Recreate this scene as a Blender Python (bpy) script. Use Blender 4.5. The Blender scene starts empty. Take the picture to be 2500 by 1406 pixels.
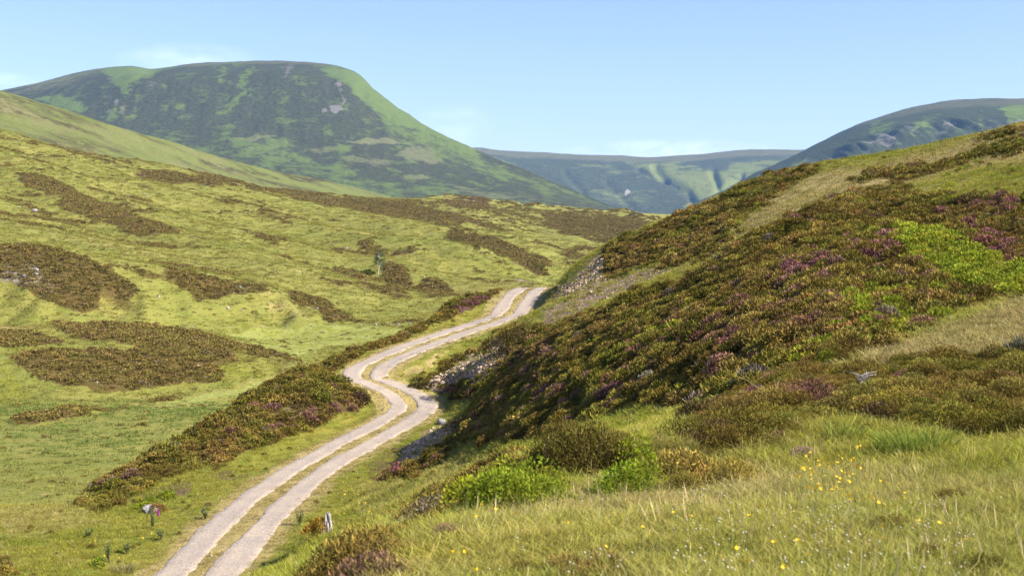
import bpy, bmesh, math, random
import numpy as np
from mathutils import Vector, Euler
from mathutils.bvhtree import BVHTree

# ----------------------------------------------------------------- basics
F = 3434.0            # focal length in photo pixels (2500 wide), 49.4 mm on 36 mm
CU, HV = 1250.0, 600.0  # photo column of the view axis, row of the horizon
RS = np.random.RandomState(7)
random.seed(7)
scene = bpy.context.scene
COL = scene.collection

def sstep(a, b, x):
    t = np.clip((x - a) / (b - a), 0, 1)
    return t * t * (3 - 2 * t)

def perlin(x, y, seed=0):
    x = np.asarray(x, float); y = np.asarray(y, float)
    xi = np.floor(x).astype(np.int64); yi = np.floor(y).astype(np.int64)
    xf = x - xi; yf = y - yi
    def g(ix, iy, dx, dy):
        h = (ix * 374761393 + iy * 668265263 + seed * 974634777) & 0xffffffff
        h = ((h ^ (h >> 13)) * 1274126177) & 0xffffffff
        h = (h ^ (h >> 16)) & 0xffff
        a = h * (2 * math.pi / 65536.0)
        return np.cos(a) * dx + np.sin(a) * dy
    sx = xf * xf * xf * (xf * (xf * 6 - 15) + 10); sy = yf * yf * yf * (yf * (yf * 6 - 15) + 10)
    a = g(xi, yi, xf, yf); b = g(xi + 1, yi, xf - 1, yf)
    c = g(xi, yi + 1, xf, yf - 1); d = g(xi + 1, yi + 1, xf - 1, yf - 1)
    return 1.5 * ((a + (b - a) * sx) * (1 - sy) + (c + (d - c) * sx) * sy)

def fbm(x, y, octv=4, seed=0, gain=.5):
    s = 0; a = 1.0; t = 0
    for o in range(octv):
        s = s + a * perlin(x * 2 ** o + 17.3 * o, y * 2 ** o - 9.1 * o, seed + o); t += a; a *= gain
    return s / t

class TPS:
    def __init__(s, pts, vals, lam=2e-4):
        P = np.asarray(pts, float); N = len(P)
        r2 = ((P[:, None] - P[None]) ** 2).sum(-1)
        K = 0.5 * r2 * np.log(r2 + 1e-12) + lam * np.eye(N)
        Q = np.c_[np.ones(N), P]
        A = np.zeros((N + 3, N + 3)); A[:N, :N] = K; A[:N, N:] = Q; A[N:, :N] = Q.T
        sol = np.linalg.solve(A, np.r_[vals, 0, 0, 0])
        s.P, s.w, s.a = P, sol[:N], sol[N:]
    def __call__(s, a, b):
        sh = np.shape(a); a = np.ravel(a); b = np.ravel(b); out = np.empty(len(a))
        for i in range(0, len(a), 20000):
            x = a[i:i + 20000, None]; y = b[i:i + 20000, None]
            r2 = (x - s.P[:, 0]) ** 2 + (y - s.P[:, 1]) ** 2
            out[i:i + 20000] = (0.5 * r2 * np.log(r2 + 1e-12)) @ s.w
        out += s.a[0] + s.a[1] * a + s.a[2] * b
        return out.reshape(sh)

def dens_line(L, step=70):
    out = []
    for (u0, v0, d0), (u1, v1, d1) in zip(L[:-1], L[1:]):
        n = max(1, int(math.hypot(u1 - u0, v1 - v0) / step))
        for k in range(n):
            t = k / n
            out.append((u0 + (u1 - u0) * t, v0 + (v1 - v0) * t, math.exp(math.log(d0) + (math.log(d1) - math.log(d0)) * t)))
    out.append(L[-1])
    return out

def fit_lines(lines, lam=2e-4):
    pts = []
    for L in lines:
        pts += dens_line(L) if len(L) > 1 else L
    # drop near-duplicates
    keep = []
    for p in pts:
        q = (p[0] / F, math.log(p[2]))
        if all((q[0] - a[0]) ** 2 + (q[1] - a[1]) ** 2 > 1e-5 for a, _ in keep):
            keep.append((q, (p[1] - HV) / F))
    return TPS([k[0] for k in keep], [k[1] for k in keep], lam)

def at(u, v, d):
    return np.array([(u - CU) * d / F, d, (HV - v) * d / F])

# ------------------------------------------------------- pixel-outlined patches (turned into fixed marks on the land)
def pmask(u, v, poly, soft=10.):
    out = np.zeros(u.shape)
    P = np.array(poly, float)
    sel = (u > P[:, 0].min() - soft) & (u < P[:, 0].max() + soft) & (v > P[:, 1].min() - soft) & (v < P[:, 1].max() + soft)
    if not sel.any():
        return out
    x = u[sel]; y = v[sel]
    d2 = np.full(x.shape, 1e18); ins = np.zeros(x.shape, bool)
    n = len(P)
    for i in range(n):
        x0, y0 = P[i]; x1, y1 = P[(i + 1) % n]
        ex, ey = x1 - x0, y1 - y0
        t = np.clip(((x - x0) * ex + (y - y0) * ey) / (ex * ex + ey * ey + 1e-9), 0, 1)
        d2 = np.minimum(d2, (x - x0 - t * ex) ** 2 + (y - y0 - t * ey) ** 2)
        c = ((y0 > y) != (y1 > y))
        with np.errstate(divide='ignore', invalid='ignore'):
            xx = x0 + (y - y0) * ex / (ey if ey != 0 else 1e-9)
        ins ^= c & (x < xx)
    s = np.sqrt(d2) * np.where(ins, 1, -1)
    out[sel] = sstep(-soft, soft, s)
    return out

# ----------------------------------------------------------------- mesh building
def mk_mesh(name, verts, quads=None, tris=None, mats=(), smooth=True, attrs=None):
    me = bpy.data.meshes.new(name)
    verts = np.asarray(verts, np.float32).reshape(-1, 3)
    quads = np.zeros((0, 4), np.int32) if quads is None else np.asarray(quads, np.int32).reshape(-1, 4)
    tris = np.zeros((0, 3), np.int32) if tris is None else np.asarray(tris, np.int32).reshape(-1, 3)
    me.vertices.add(len(verts)); me.vertices.foreach_set('co', verts.ravel())
    nl = quads.size + tris.size; npol = len(quads) + len(tris)
    if nl:
        me.loops.add(nl); me.polygons.add(npol)
        me.loops.foreach_set('vertex_index', np.r_[quads.ravel(), tris.ravel()].astype(np.int32))
        st = np.r_[np.arange(len(quads)) * 4, quads.size + np.arange(len(tris)) * 3].astype(np.int32)
        me.polygons.foreach_set('loop_start', st)
        if smooth:
            me.polygons.foreach_set('use_smooth', np.ones(npol, bool))
    for k, (typ, arr) in (attrs or {}).items():
        at_ = me.attributes.new(k, typ, 'POINT')
        arr = np.asarray(arr)
        if typ == 'FLOAT_COLOR':
            if arr.shape[1] == 3: arr = np.c_[arr, np.ones(len(arr))]
            at_.data.foreach_set('color', arr.astype(np.float32).ravel())
        elif typ == 'FLOAT_VECTOR':
            at_.data.foreach_set('vector', arr.astype(np.float32).ravel())
        else:
            at_.data.foreach_set('value', arr.astype(np.int32 if typ == 'INT' else np.float32).ravel())
    for m in mats: me.materials.append(m)
    me.update(calc_edges=True)
    return me

def obj(name, me, parent=None, loc=None, rot=None, scl=None, **props):
    o = bpy.data.objects.new(name, me); COL.objects.link(o)
    if parent: o.parent = parent
    if loc is not None: o.location = loc
    if rot is not None: o.rotation_euler = rot
    if scl is not None: o.scale = scl if hasattr(scl, '__len__') else (scl,) * 3
    for k, v in props.items():
        if v is not None: o[k] = v
    return o

def grid_quads(R, C):
    i = np.arange(R - 1)[:, None] * C + np.arange(C - 1)[None]
    return np.stack([i, i + 1, i + C + 1, i + C], -1).reshape(-1, 4)

class Grid:
    """a polar sheet of land: rows go away from the camera, columns fan out"""
    def __init__(s, us, ds):
        s.R, s.C = len(ds), len(us)
        s.U, s.D = np.meshgrid(us, ds)
    def place(s, V):
        s.V = V
        s.X = (s.U - CU) * s.D / F; s.Y = s.D.copy(); s.Z = (HV - V) * s.D / F
    def settle(s):
        """rows as seen: hidden ground behind a crest takes the crest's row"""
        s.V = HV - s.Z * F / s.Y
        s.VE = np.minimum.accumulate(s.V, axis=0)
        s.hid = s.V - s.VE
        s.area = np.zeros((s.R, s.C))
        P = np.stack([s.X, s.Y, s.Z], -1)
        a = P[1:, :-1] - P[:-1, :-1]; b = P[:-1, 1:] - P[:-1, :-1]
        s.area[:-1, :-1] = np.linalg.norm(np.cross(a, b), axis=-1)
        s.P = P
    def sample(s, dens, rs, umin=-410, umax=2940, vmax=1600, hid=70):
        """world positions at dens (per square metre), for land in or near view"""
        w = dens * s.area
        w = np.where((s.U > umin) & (s.U < umax) & (s.VE < vmax) & (s.hid < hid), w, 0)
        w[-1] = 0; w[:, -1] = 0
        tot = w.sum(); n = int(tot)
        cum = np.cumsum(w.ravel())
        idx = np.searchsorted(cum, rs.rand(n) * tot)
        idx = np.clip(idx, 0, s.R * s.C - 1)
        i, j = idx // s.C, idx % s.C
        i = np.minimum(i, s.R - 2); j = np.minimum(j, s.C - 2)
        a = rs.rand(n)[:, None]; b = rs.rand(n)[:, None]
        p = (s.P[i, j] * (1 - a) * (1 - b) + s.P[i + 1, j] * a * (1 - b) + s.P[i, j + 1] * (1 - a) * b + s.P[i + 1, j + 1] * a * b)
        return p, i, j
    def mesh(s, name, mats, attrs):
        return mk_mesh(name, s.P.reshape(-1, 3), grid_quads(s.R, s.C), None, mats, True, attrs)

# ----------------------------------------------------------------- node helpers
class NT:
    def __init__(s, tree):
        s.t = tree; s.n = tree.nodes; s.n.clear()
    def new(s, typ, **kw):
        nd = s.n.new(typ)
        for k, v in kw.items(): setattr(nd, k, v)
        return nd
    def link(s, a, b): s.t.links.new(a, b)
    def val(s, sock, x):
        if hasattr(x, 'is_output') or isinstance(x, bpy.types.NodeSocket): s.link(x, sock)
        else: sock.default_value = x
    def math(s, op, a, b=0.0, clamp=False):
        nd = s.new('ShaderNodeMath', operation=op, use_clamp=clamp); s.val(nd.inputs[0], a); s.val(nd.inputs[1], b); return nd.outputs[0]
    def mix(s, f, a, b, blend='MIX'):
        nd = s.new('ShaderNodeMix', data_type='RGBA', blend_type=blend)
        s.val(nd.inputs[0], f)
        for k, x in ((6, a), (7, b)):
            s.val(nd.inputs[k], (*x, 1) if isinstance(x, tuple) and len(x) == 3 else x)
        return nd.outputs[2]
    def ramp(s, f, a, b):
        nd = s.new('ShaderNodeMapRange', interpolation_type='SMOOTHSTEP'); s.val(nd.inputs[0], f)
        nd.inputs[1].default_value = a; nd.inputs[2].default_value = b; return nd.outputs[0]
    def attr(s, name, typ='GEOMETRY'):
        return s.new('ShaderNodeAttribute', attribute_name=name, attribute_type=typ)
    def noise(s, co, scale, detail=4, rough=.55, dist=0.):
        nd = s.new('ShaderNodeTexNoise'); s.link(co, nd.inputs['Vector'])
        nd.inputs['Scale'].default_value = scale; nd.inputs['Detail'].default_value = detail
        nd.inputs['Roughness'].default_value = rough; nd.inputs['Distortion'].default_value = dist
        return nd.outputs[0]
    def mapping(s, co, sc=(1, 1, 1), rot=(0, 0, 0)):
        nd = s.new('ShaderNodeMapping'); s.link(co, nd.inputs[0]); nd.inputs['Scale'].default_value = sc; nd.inputs['Rotation'].default_value = rot
        return nd.outputs[0]

def mat(name):
    m = bpy.data.materials.new(name); m.use_nodes = True
    return m, NT(m.node_tree)

def simple_mat(name, col, rough=.8, var=.25, scale=8., bump=.0, spec=.2, trans=0.):
    m, n = mat(name)
    co = n.new('ShaderNodeTexCoord').outputs['Object']
    nz = n.noise(co, scale, 5)
    c = n.mix(nz, tuple(x * (1 - var) for x in col), tuple(min(1, x * (1 + var)) for x in col))
    bs = n.new('ShaderNodeBsdfPrincipled'); n.link(c, bs.inputs['Base Color'])
    bs.inputs['Roughness'].default_value = rough; bs.inputs['Specular IOR Level'].default_value = spec
    if bump:
        b = n.new('ShaderNodeBump'); b.inputs['Strength'].default_value = bump; b.inputs['Distance'].default_value = .05
        n.link(n.noise(co, scale * 2, 6), b.inputs['Height']); n.link(b.outputs[0], bs.inputs['Normal'])
    out = n.new('ShaderNodeOutputMaterial')
    sh = bs.outputs[0]
    if trans:
        tr = n.new('ShaderNodeBsdfTranslucent'); n.link(c, tr.inputs[0])
        mx = n.new('ShaderNodeMixShader'); mx.inputs[0].default_value = trans
        n.link(sh, mx.inputs[1]); n.link(tr.outputs[0], mx.inputs[2]); sh = mx.outputs[0]
    n.link(sh, out.inputs[0])
    return m
# ================================================================= NEAR GROUND
TRK = [(330, 1530, 49.5), (400, 1465, 53), (487, 1398, 57), (610, 1262, 66), (728, 1165, 77.5), (860, 1085, 86.5), (960, 1032, 92.5), (1008, 995, 96.3),
       (985, 962, 98.8), (925, 935, 101), (893, 922, 102.2), (910, 893, 105), (985, 858, 109), (1095, 818, 117),
       (1190, 788, 122), (1240, 765, 124.5), (1262, 735, 130), (1272, 722, 133), (1283, 712, 137), (1300, 702, 149)]
def crom(P, n=26):
    P = np.asarray(P, float); P = np.vstack([2 * P[0] - P[1], P, 2 * P[-1] - P[-2]]); out = []
    for i in range(1, len(P) - 2):
        t = np.linspace(0, 1, n, endpoint=False)[:, None]
        a, b, c, d = P[i - 1], P[i], P[i + 1], P[i + 2]
        out.append(.5 * (2 * b + (c - a) * t + (2 * a - 5 * b + 4 * c - d) * t ** 2 + (3 * b - a - 3 * c + d) * t ** 3))
    out.append(P[-2][None]); return np.vstack(out)
trk = crom([at(*p) for p in TRK])
# even spacing
seg = np.r_[0, np.cumsum(np.linalg.norm(np.diff(trk[:, :2], axis=0), axis=1))]
tl = np.arange(0, seg[-1], .3)
trk = np.stack([np.interp(tl, seg, trk[:, k]) for k in range(3)], -1)
k7 = np.ones(15) / 15
trk[:, 2] = np.convolve(np.pad(trk[:, 2], 7, mode='edge'), k7, 'valid')

G_LINES = [
    [(-500, 2780, 2.5), (600, 2790, 2.5), (1300, 2800, 2.5), (2000, 2790, 2.5), (3000, 2760, 2.5)],
    [(-500, 2150, 5), (200, 1980, 5), (600, 1850, 5), (800, 1760, 5), (1300, 1700, 5), (1800, 1690, 5), (2500, 1675, 5), (3000, 1660, 5)],
    [(1050, 1395, 8), (1300, 1383, 8), (1800, 1360, 8), (2500, 1340, 8), (3000, 1320, 8)],
    [(1080, 1270, 11), (1300, 1248, 11), (1800, 1225, 11), (2300, 1200, 11), (3000, 1165, 11)],
    [(1320, 1160, 15), (1700, 1130, 15), (2300, 1085, 15), (3000, 1040, 15)],
    # crest of the near bank
    [(740, 1432, 9.5), (870, 1337, 11), (960, 1277, 12.5), (1080, 1210, 14.5), (1200, 1152, 16.5), (1290, 1112, 18), (1420, 1095, 19), (1560, 1085, 20),
     (1640, 1065, 20.5), (1710, 1022, 21), (1780, 978, 22), (1900, 936, 23.5), (2060, 905, 25), (2260, 890, 26), (2430, 870, 27), (2700, 830, 28), (3000, 790, 29)],
    # ground left of the bank, falling away
    [(-500, 2300, 10), (0, 2050, 10), (400, 1800, 10), (640, 1540, 10)],
    [(-500, 1700, 22), (0, 1640, 22), (400, 1560, 22), (700, 1510, 18), (870, 1400, 16), (960, 1345, 17), (1080, 1270, 20), (1200, 1210, 23)],
    [(-500, 1520, 40), (0, 1500, 40), (300, 1490, 40), (600, 1460, 38), (760, 1430, 36), (870, 1380, 34), (960, 1320, 33), (1080, 1250, 34), (1200, 1190, 34), (1300, 1135, 30)],
    # right of bank: hollow
    [(1300, 1130, 25), (1450, 1105, 25), (1600, 1085, 24.5), (1720, 1015, 24.5), (1800, 968, 25)],
    [(1290, 1085, 44), (1450, 1055, 38), (1600, 1045, 31), (1720, 1000, 29), (1850, 940, 27.5)],
    # grass right of the track
    [(500, 1440, 53), (640, 1370, 55), (740, 1310, 58), (860, 1250, 62), (960, 1200, 64), (1080, 1160, 62), (1200, 1110, 55)],
    [(700, 1280, 66), (790, 1210, 72), (840, 1170, 77), (880, 1150, 79)],
    # foot of the cut bank
    [(910, 1150, 79), (960, 1115, 81.5), (1010, 1078, 85), (1060, 1045, 89), (1100, 1020, 93)],
    # lip of the cut bank / knoll crest
    [(1010, 1122, 77), (1080, 1070, 79.5), (1120, 1020, 83), (1180, 958, 83), (1240, 888, 82), (1300, 848, 79), (1400, 790, 76), (1540, 720, 73), (1690, 673, 69), (1800, 590, 68.5),
     (1900, 540, 68.5), (2000, 490, 70), (2100, 467, 72), (2250, 472, 72), (2400, 436, 71), (2500, 396, 71), (2750, 330, 70), (3000, 280, 70)],
    # knoll face
    [(1120, 1120, 68), (1250, 1060, 58), (1400, 1010, 50), (1550, 990, 43), (1700, 975, 36), (1850, 905, 31)],
    [(1230, 990, 70), (1350, 930, 64), (1500, 880, 55), (1700, 870, 43), (1900, 790, 38), (2100, 700, 42), (2300, 620, 48), (2500, 560, 52), (3000, 480, 52)],
    [(1350, 850, 74), (1500, 790, 66), (1700, 760, 55), (1900, 650, 54), (2100, 560, 59), (2300, 540, 60), (2500, 480, 60), (3000, 380, 60)],
    [(1950, 880, 29), (2100, 830, 32), (2300, 760, 36), (2500, 690, 40), (3000, 600, 40)],
    [(2000, 910, 26), (2300, 830, 30), (2500, 745, 34), (3000, 660, 35)],
    # behind the knoll crest: a dip, then the bank with the second scree and the gravel face
    [(1180, 985, 92), (1240, 925, 92), (1300, 878, 90), (1400, 812, 88), (1540, 738, 86), (1690, 688, 82), (1800, 612, 80), (1900, 562, 79)],
    [(1010, 950, 99), (1060, 915, 103), (1120, 872, 109), (1180, 832, 114), (1230, 806, 117)],
    [(1090, 950, 94), (1140, 905, 97), (1200, 855, 101), (1250, 800, 106), (1290, 770, 112)],
    [(1300, 835, 96), (1400, 775, 98), (1500, 725, 100), (1620, 680, 98), (1700, 660, 95), (1800, 595, 92), (1900, 555, 90)],
    [(1340, 745, 118), (1420, 705, 116), (1500, 675, 114), (1620, 635, 112), (1750, 570, 108), (1900, 515, 104), (2050, 455, 100), (2250, 440, 92), (2500, 370, 88), (3000, 230, 86)],
    [(1340, 700, 128), (1420, 655, 125), (1500, 628, 122), (1640, 575, 121), (1800, 515, 118), (1950, 470, 114), (2200, 415, 105), (2500, 335, 98)],
    # skyline of the right hand ridge
    [(1330, 694, 136), (1400, 650, 134), (1470, 604, 132), (1490, 594, 132), (1560, 560, 134), (1640, 533, 136), (1720, 494, 136), (1800, 459, 135), (1900, 424, 133),
     (2000, 399, 130), (2200, 367, 124), (2350, 339, 117), (2500, 299, 111), (2750, 245, 106), (3000, 200, 104)],
    [(1490, 640, 150), (1560, 605, 152), (1640, 575, 154), (1800, 500, 154), (2000, 440, 150), (2200, 410, 145), (2500, 350, 135), (3000, 250, 128)],
    [(1400, 760, 185), (1640, 720, 200), (2000, 620, 200), (2500, 540, 190), (3000, 460, 185)],
    [(1400, 1000, 225), (2000, 900, 225), (3000, 800, 225)],
    # left of the track: verge, heather bank, its crest
    [(-500, 1370, 58), (0, 1352, 58), (200, 1340, 59), (330, 1335, 60)],
    [(-500, 1268, 64), (0, 1262, 64), (150, 1258, 65), (300, 1262, 66), (430, 1245, 68)],
    [(250, 1240, 68.5), (420, 1180, 74.5), (560, 1138, 78.5), (640, 1110, 81), (760, 1055, 87), (860, 1020, 91.5), (930, 990, 95)],
    [(420, 1135, 79), (560, 1068, 84), (700, 990, 91), (800, 950, 95), (850, 945, 97)],
    [(200, 1224, 70.5), (300, 1160, 76.5), (390, 1094, 82.5), (480, 1040, 88), (560, 994, 92.5), (640, 945, 96), (700, 914, 99), (770, 886, 102), (860, 850, 107), (940, 824, 111), (1000, 812, 115),
     (1030, 790, 119), (1060, 763, 121), (1090, 740, 125), (1130, 718, 129), (1190, 700, 134), (1260, 699, 142)],
    [(830, 905, 101.5), (880, 870, 106), (960, 838, 111), (1060, 800, 119)],
    [(1110, 775, 123), (1160, 745, 128), (1210, 722, 133)],
    # beyond the crest it drops to the river flats
    [(-500, 1240, 75), (0, 1238, 75), (150, 1236, 75)],
    [(-500, 1300, 95), (0, 1280, 95), (200, 1235, 84), (300, 1192, 87), (390, 1130, 92), (480, 1085, 97), (560, 1050, 102), (700, 975, 108), (860, 915, 117), (1000, 880, 126), (1090, 830, 136), (1190, 780, 146), (1290, 760, 156)],
    [(-500, 1300, 130), (0, 1290, 130), (300, 1250, 120), (560, 1170, 125), (860, 1060, 140), (1100, 980, 160), (1290, 960, 180)],
    [(-500, 1250, 225), (300, 1200, 225), (900, 1100, 225)],
    [(a[0], a[1], a[2]) for a in TRK[2:-1]],
]
g_tps = fit_lines(G_LINES, 1e-4)

us = np.arange(-420, 2960, 6.); ds = np.exp(np.arange(math.log(2.6), math.log(222), .0058))
G = Grid(us, ds)
# thin-plate surface on a coarser grid, then refined
def coarse(tps, us, ds, k=4):
    uc = us[::k]; uc = np.r_[uc, us[-1]] if uc[-1] != us[-1] else uc
    lc = np.log(ds)[::k]; lc = np.r_[lc, math.log(ds[-1])] if lc[-1] != math.log(ds[-1]) else lc
    UU, LL = np.meshgrid(uc, lc)
    V = tps(UU / F, LL)
    V1 = np.stack([np.interp(us, uc, r) for r in V])
    return np.stack([np.interp(np.log(ds), lc, V1[:, j]) for j in range(V1.shape[1])], 1) * F + HV
G.place(coarse(g_tps, us, ds, 3))

def track_near(x, y):
    """distance to the track centre line, side (+ right), and the track height there"""
    sh = x.shape; x = x.ravel(); y = y.ravel()
    dist = np.full(x.shape, 99.); side = np.zeros(x.shape); tz = np.zeros(x.shape)
    T = trk[::2]
    tan = np.gradient(T[:, :2], axis=0); tan /= np.linalg.norm(tan, axis=1)[:, None]
    c = np.where((y > 46) & (y < 156) & (x > -20) & (x < 12))[0]
    for i in range(0, len(c), 20000):
        k = c[i:i + 20000]
        dx = x[k, None] - T[:, 0]; dy = y[k, None] - T[:, 1]
        q = dx * dx + dy * dy; m = q.argmin(1); r = np.arange(len(k))
        dist[k] = np.sqrt(q[r, m]); tz[k] = T[m, 2]
        side[k] = dx[r, m] * tan[m, 1] - dy[r, m] * tan[m, 0]
    return dist.reshape(sh), side.reshape(sh), tz.reshape(sh)
tdist, tside, tz = track_near(G.X, G.Y)
tb = 1 - sstep(2.3, 5.0, tdist)
G.Z = G.Z * (1 - tb) + tz * tb
G.settle()

# --- what grows where (patch outlines sampled once, then fixed to the land)
wx = fbm(G.X / 5, G.Y / 5, 4, 3); wy = fbm(G.X / 5 + 40, G.Y / 5, 4, 5)
fx = fbm(G.X / 1.3, G.Y / 1.3, 3, 13)
PX = np.minimum(30, 500 / G.Y * 3)
U_ = G.U + wx * 26 + fx * 8; V_ = G.VE + wy * 16 + fx * 5
def layer(specs, U, V):
    m = np.zeros(U.shape)
    for poly, val, soft in specs:
        w = pmask(U, V, poly, soft)
        m = m * (1 - w) + val * w
    return m
H = layer([
    ([(1112, 1030), (1250, 880), (1400, 790), (1540, 720), (1690, 673), (1800, 590), (1900, 538), (2000, 488), (2100, 455), (2300, 475), (2420, 480), (2600, 480), (2600, 690), (2300, 770), (2150, 850), (1950, 900),
      (1760, 960), (1700, 985), (1560, 985), (1480, 1020), (1280, 1065), (1130, 1085), (1040, 1160), (1010, 1185), (905, 1165), (1000, 1110)], 1, 12),
    ([(190, 1224), (390, 1088), (560, 988), (700, 908), (860, 845), (1000, 806), (1010, 830), (900, 862), (830, 893), (885, 950), (890, 985), (800, 1025), (680, 1072), (560, 1112), (400, 1162), (240, 1238)], 1, 7),
    ([(995, 822), (1080, 738), (1190, 698), (1215, 705), (1165, 750), (1080, 790)], .95, 8),
    ([(1000, 945), (1100, 875), (1235, 798), (1290, 805), (1310, 850), (1240, 930), (1180, 965), (1080, 985), (1010, 965)], .9, 8),
    ([(1470, 620), (1490, 585), (1640, 528), (1800, 452), (1950, 405), (2020, 408), (1850, 520), (1780, 590), (1690, 640), (1560, 655), (1440, 705)], .72, 14),
    ([(2150, 430), (2330, 380), (2500, 330), (2560, 330), (2560, 350), (2400, 400), (2200, 455)], .62, 12),
    ([(2250, 372), (2520, 300), (2600, 300), (2600, 330), (2400, 360)], .5, 12),
    ([(2050, 440), (2160, 400), (2260, 400), (2120, 455)], .55, 10),
    ([(1300, 860), (1400, 800), (1440, 760), (1330, 780), (1270, 800)], .6, 10),
    # near bank
    ([(1660, 1060), (1700, 1000), (1780, 958), (1900, 915), (2060, 885), (2260, 870), (2430, 850), (2620, 840), (2620, 1040), (2400, 1050), (2250, 1030), (2120, 1010), (1980, 1020), (1900, 1070), (1820, 1100), (1720, 1110)], .95, 14),
    ([(1560, 1090), (1640, 1070), (1760, 1110), (1800, 1160), (1700, 1225), (1560, 1235)], .62, 14),
    ([(720, 1450), (860, 1325), (960, 1268), (1080, 1196), (1200, 1130), (1270, 1110), (1290, 1150), (1170, 1200), (1050, 1260), (960, 1330), (900, 1420)], .95, 12),
    ([(1250, 1440), (1330, 1385), (1480, 1375), (1600, 1395), (1640, 1440)], .6, 16),
    ([(1000, 1290), (1250, 1215), (1500, 1230), (1850, 1170), (2100, 1160), (2100, 1200), (1700, 1260), (1300, 1270), (1050, 1310)], .42, 20),
    ([(2150, 1170), (2550, 1120), (2550, 1190), (2200, 1215)], .35, 14),
    ([(0, 1350), (40, 1370), (20, 1406), (-60, 1406)], .7, 10),
], U_, V_)
P = layer([
    ([(1700, 690), (1950, 620), (2200, 560), (2350, 640), (2300, 760), (2100, 840), (1850, 900), (1600, 960), (1400, 1010), (1300, 980), (1500, 860)], .27, 40),
    ([(2060, 610), (2150, 560), (2230, 545), (2330, 610), (2340, 660), (2230, 640), (2120, 640)], .85, 12),
    ([(2330, 540), (2460, 580), (2470, 620), (2380, 600)], .95, 8), ([(2350, 490), (2500, 470), (2500, 520), (2380, 520)], .6, 12),
    ([(1910, 640), (1990, 612), (2040, 650), (2020, 700), (1920, 700)], .85, 10),
    ([(2420, 600), (2520, 600), (2520, 660), (2440, 630)], .8, 10), ([(2200, 590), (2300, 590), (2320, 640), (2260, 640)], .9, 8),
    ([(1960, 770), (2110, 790), (2120, 830), (2000, 850), (1950, 820)], .6, 10), ([(1280, 940), (1440, 900), (1560, 950), (1480, 1010), (1300, 1020)], .36, 16),
    ([(1290, 830), (1400, 850), (1330, 900), (1250, 940)], .45, 12),
    ([(1480, 930), (1530, 930), (1540, 975), (1480, 970)], .8, 8),
    ([(1780, 960), (1870, 930), (1890, 950), (1800, 985)], .8, 8), ([(1890, 960), (1960, 930), (2010, 960), (1950, 985)], .7, 8),
    ([(1650, 1060), (1760, 1010), (1790, 1040), (1680, 1090)], .7, 8), ([(2140, 890), (2220, 890), (2210, 920), (2150, 920)], .6, 8),
    ([(910, 1100), (990, 1070), (990, 1100), (1000, 1165), (900, 1170)], .75, 8), ([(1050, 945), (1130, 920), (1120, 965), (1060, 970)], .7, 6),
    ([(1195, 870), (1240, 850), (1260, 880), (1200, 895)], .7, 6), ([(1100, 1000), (1180, 1090), (1100, 1130), (1050, 1150)], .25, 10),
    ([(340, 1185), (460, 1160), (470, 1195), (380, 1210), (300, 1225)], .62, 7), ([(495, 1145), (560, 1140), (570, 1165), (500, 1175)], .62, 6),
    ([(530, 1165), (600, 1150), (620, 1170), (540, 1185)], .6, 6), ([(640, 1000), (760, 960), (860, 960), (880, 1000), (760, 1040), (640, 1060)], .42, 12),
    ([(1110, 745), (1170, 715), (1180, 740), (1120, 775)], .8, 6), ([(1350, 700), (1400, 690), (1390, 730), (1340, 740)], .6, 6),
    ([(2080, 590), (2160, 575), (2180, 640), (2090, 640)], .7, 8), ([(1420, 1000), (1500, 1000), (1500, 1050), (1420, 1060)], .4, 10),
], U_, V_)
L = layer([
    ([(1880, 830), (2050, 770), (2300, 680), (2420, 690), (2330, 760), (2160, 830), (2010, 870), (1900, 880)], .62, 26),
    ([(2150, 545), (2250, 545), (2340, 575), (2430, 625), (2520, 640), (2650, 690), (2500, 740), (2420, 720), (2330, 680), (2220, 640)], .95, 26),
    ([(2050, 700), (2300, 680), (2420, 720), (2300, 770), (2150, 800), (2050, 760)], .62, 16), ([(1560, 800), (1700, 760), (1720, 800), (1600, 840)], .4, 10), ([(1750, 540), (1860, 490), (1900, 500), (1800, 570)], .45, 10),
    ([(2400, 600), (2520, 640), (2520, 720), (2400, 700)], .7, 12),
    ([(1700, 760), (1850, 730), (1800, 800), (1700, 800)], .35, 12), ([(2260, 420), (2400, 400), (2300, 460)], .3, 10),
    ([(1830, 850), (1960, 810), (1990, 860), (1860, 890)], .5, 10),
    ([(1140, 1210), (1220, 1165), (1300, 1165), (1380, 1215), (1330, 1235), (1170, 1230)], .85, 10), ([(1440, 1190), (1560, 1170), (1560, 1215), (1440, 1220)], .7, 8),
    ([(1520, 1060), (1560, 1080), (1560, 1120), (1520, 1130)], .4, 8),
    ([(2300, 1010), (2550, 1010), (2550, 1060), (2330, 1050)], .35, 12), ([(1080, 1290), (1250, 1240), (1260, 1270), (1120, 1310)], .4, 12),
    ([(640, 1105), (760, 1060), (760, 1075), (650, 1125)], .3, 8), ([(300, 1220), (420, 1200), (410, 1225), (310, 1250)], .7, 8),
    ([(1740, 600), (1800, 590), (1850, 560), (1800, 640)], .3, 10),
], U_, V_)
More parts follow.
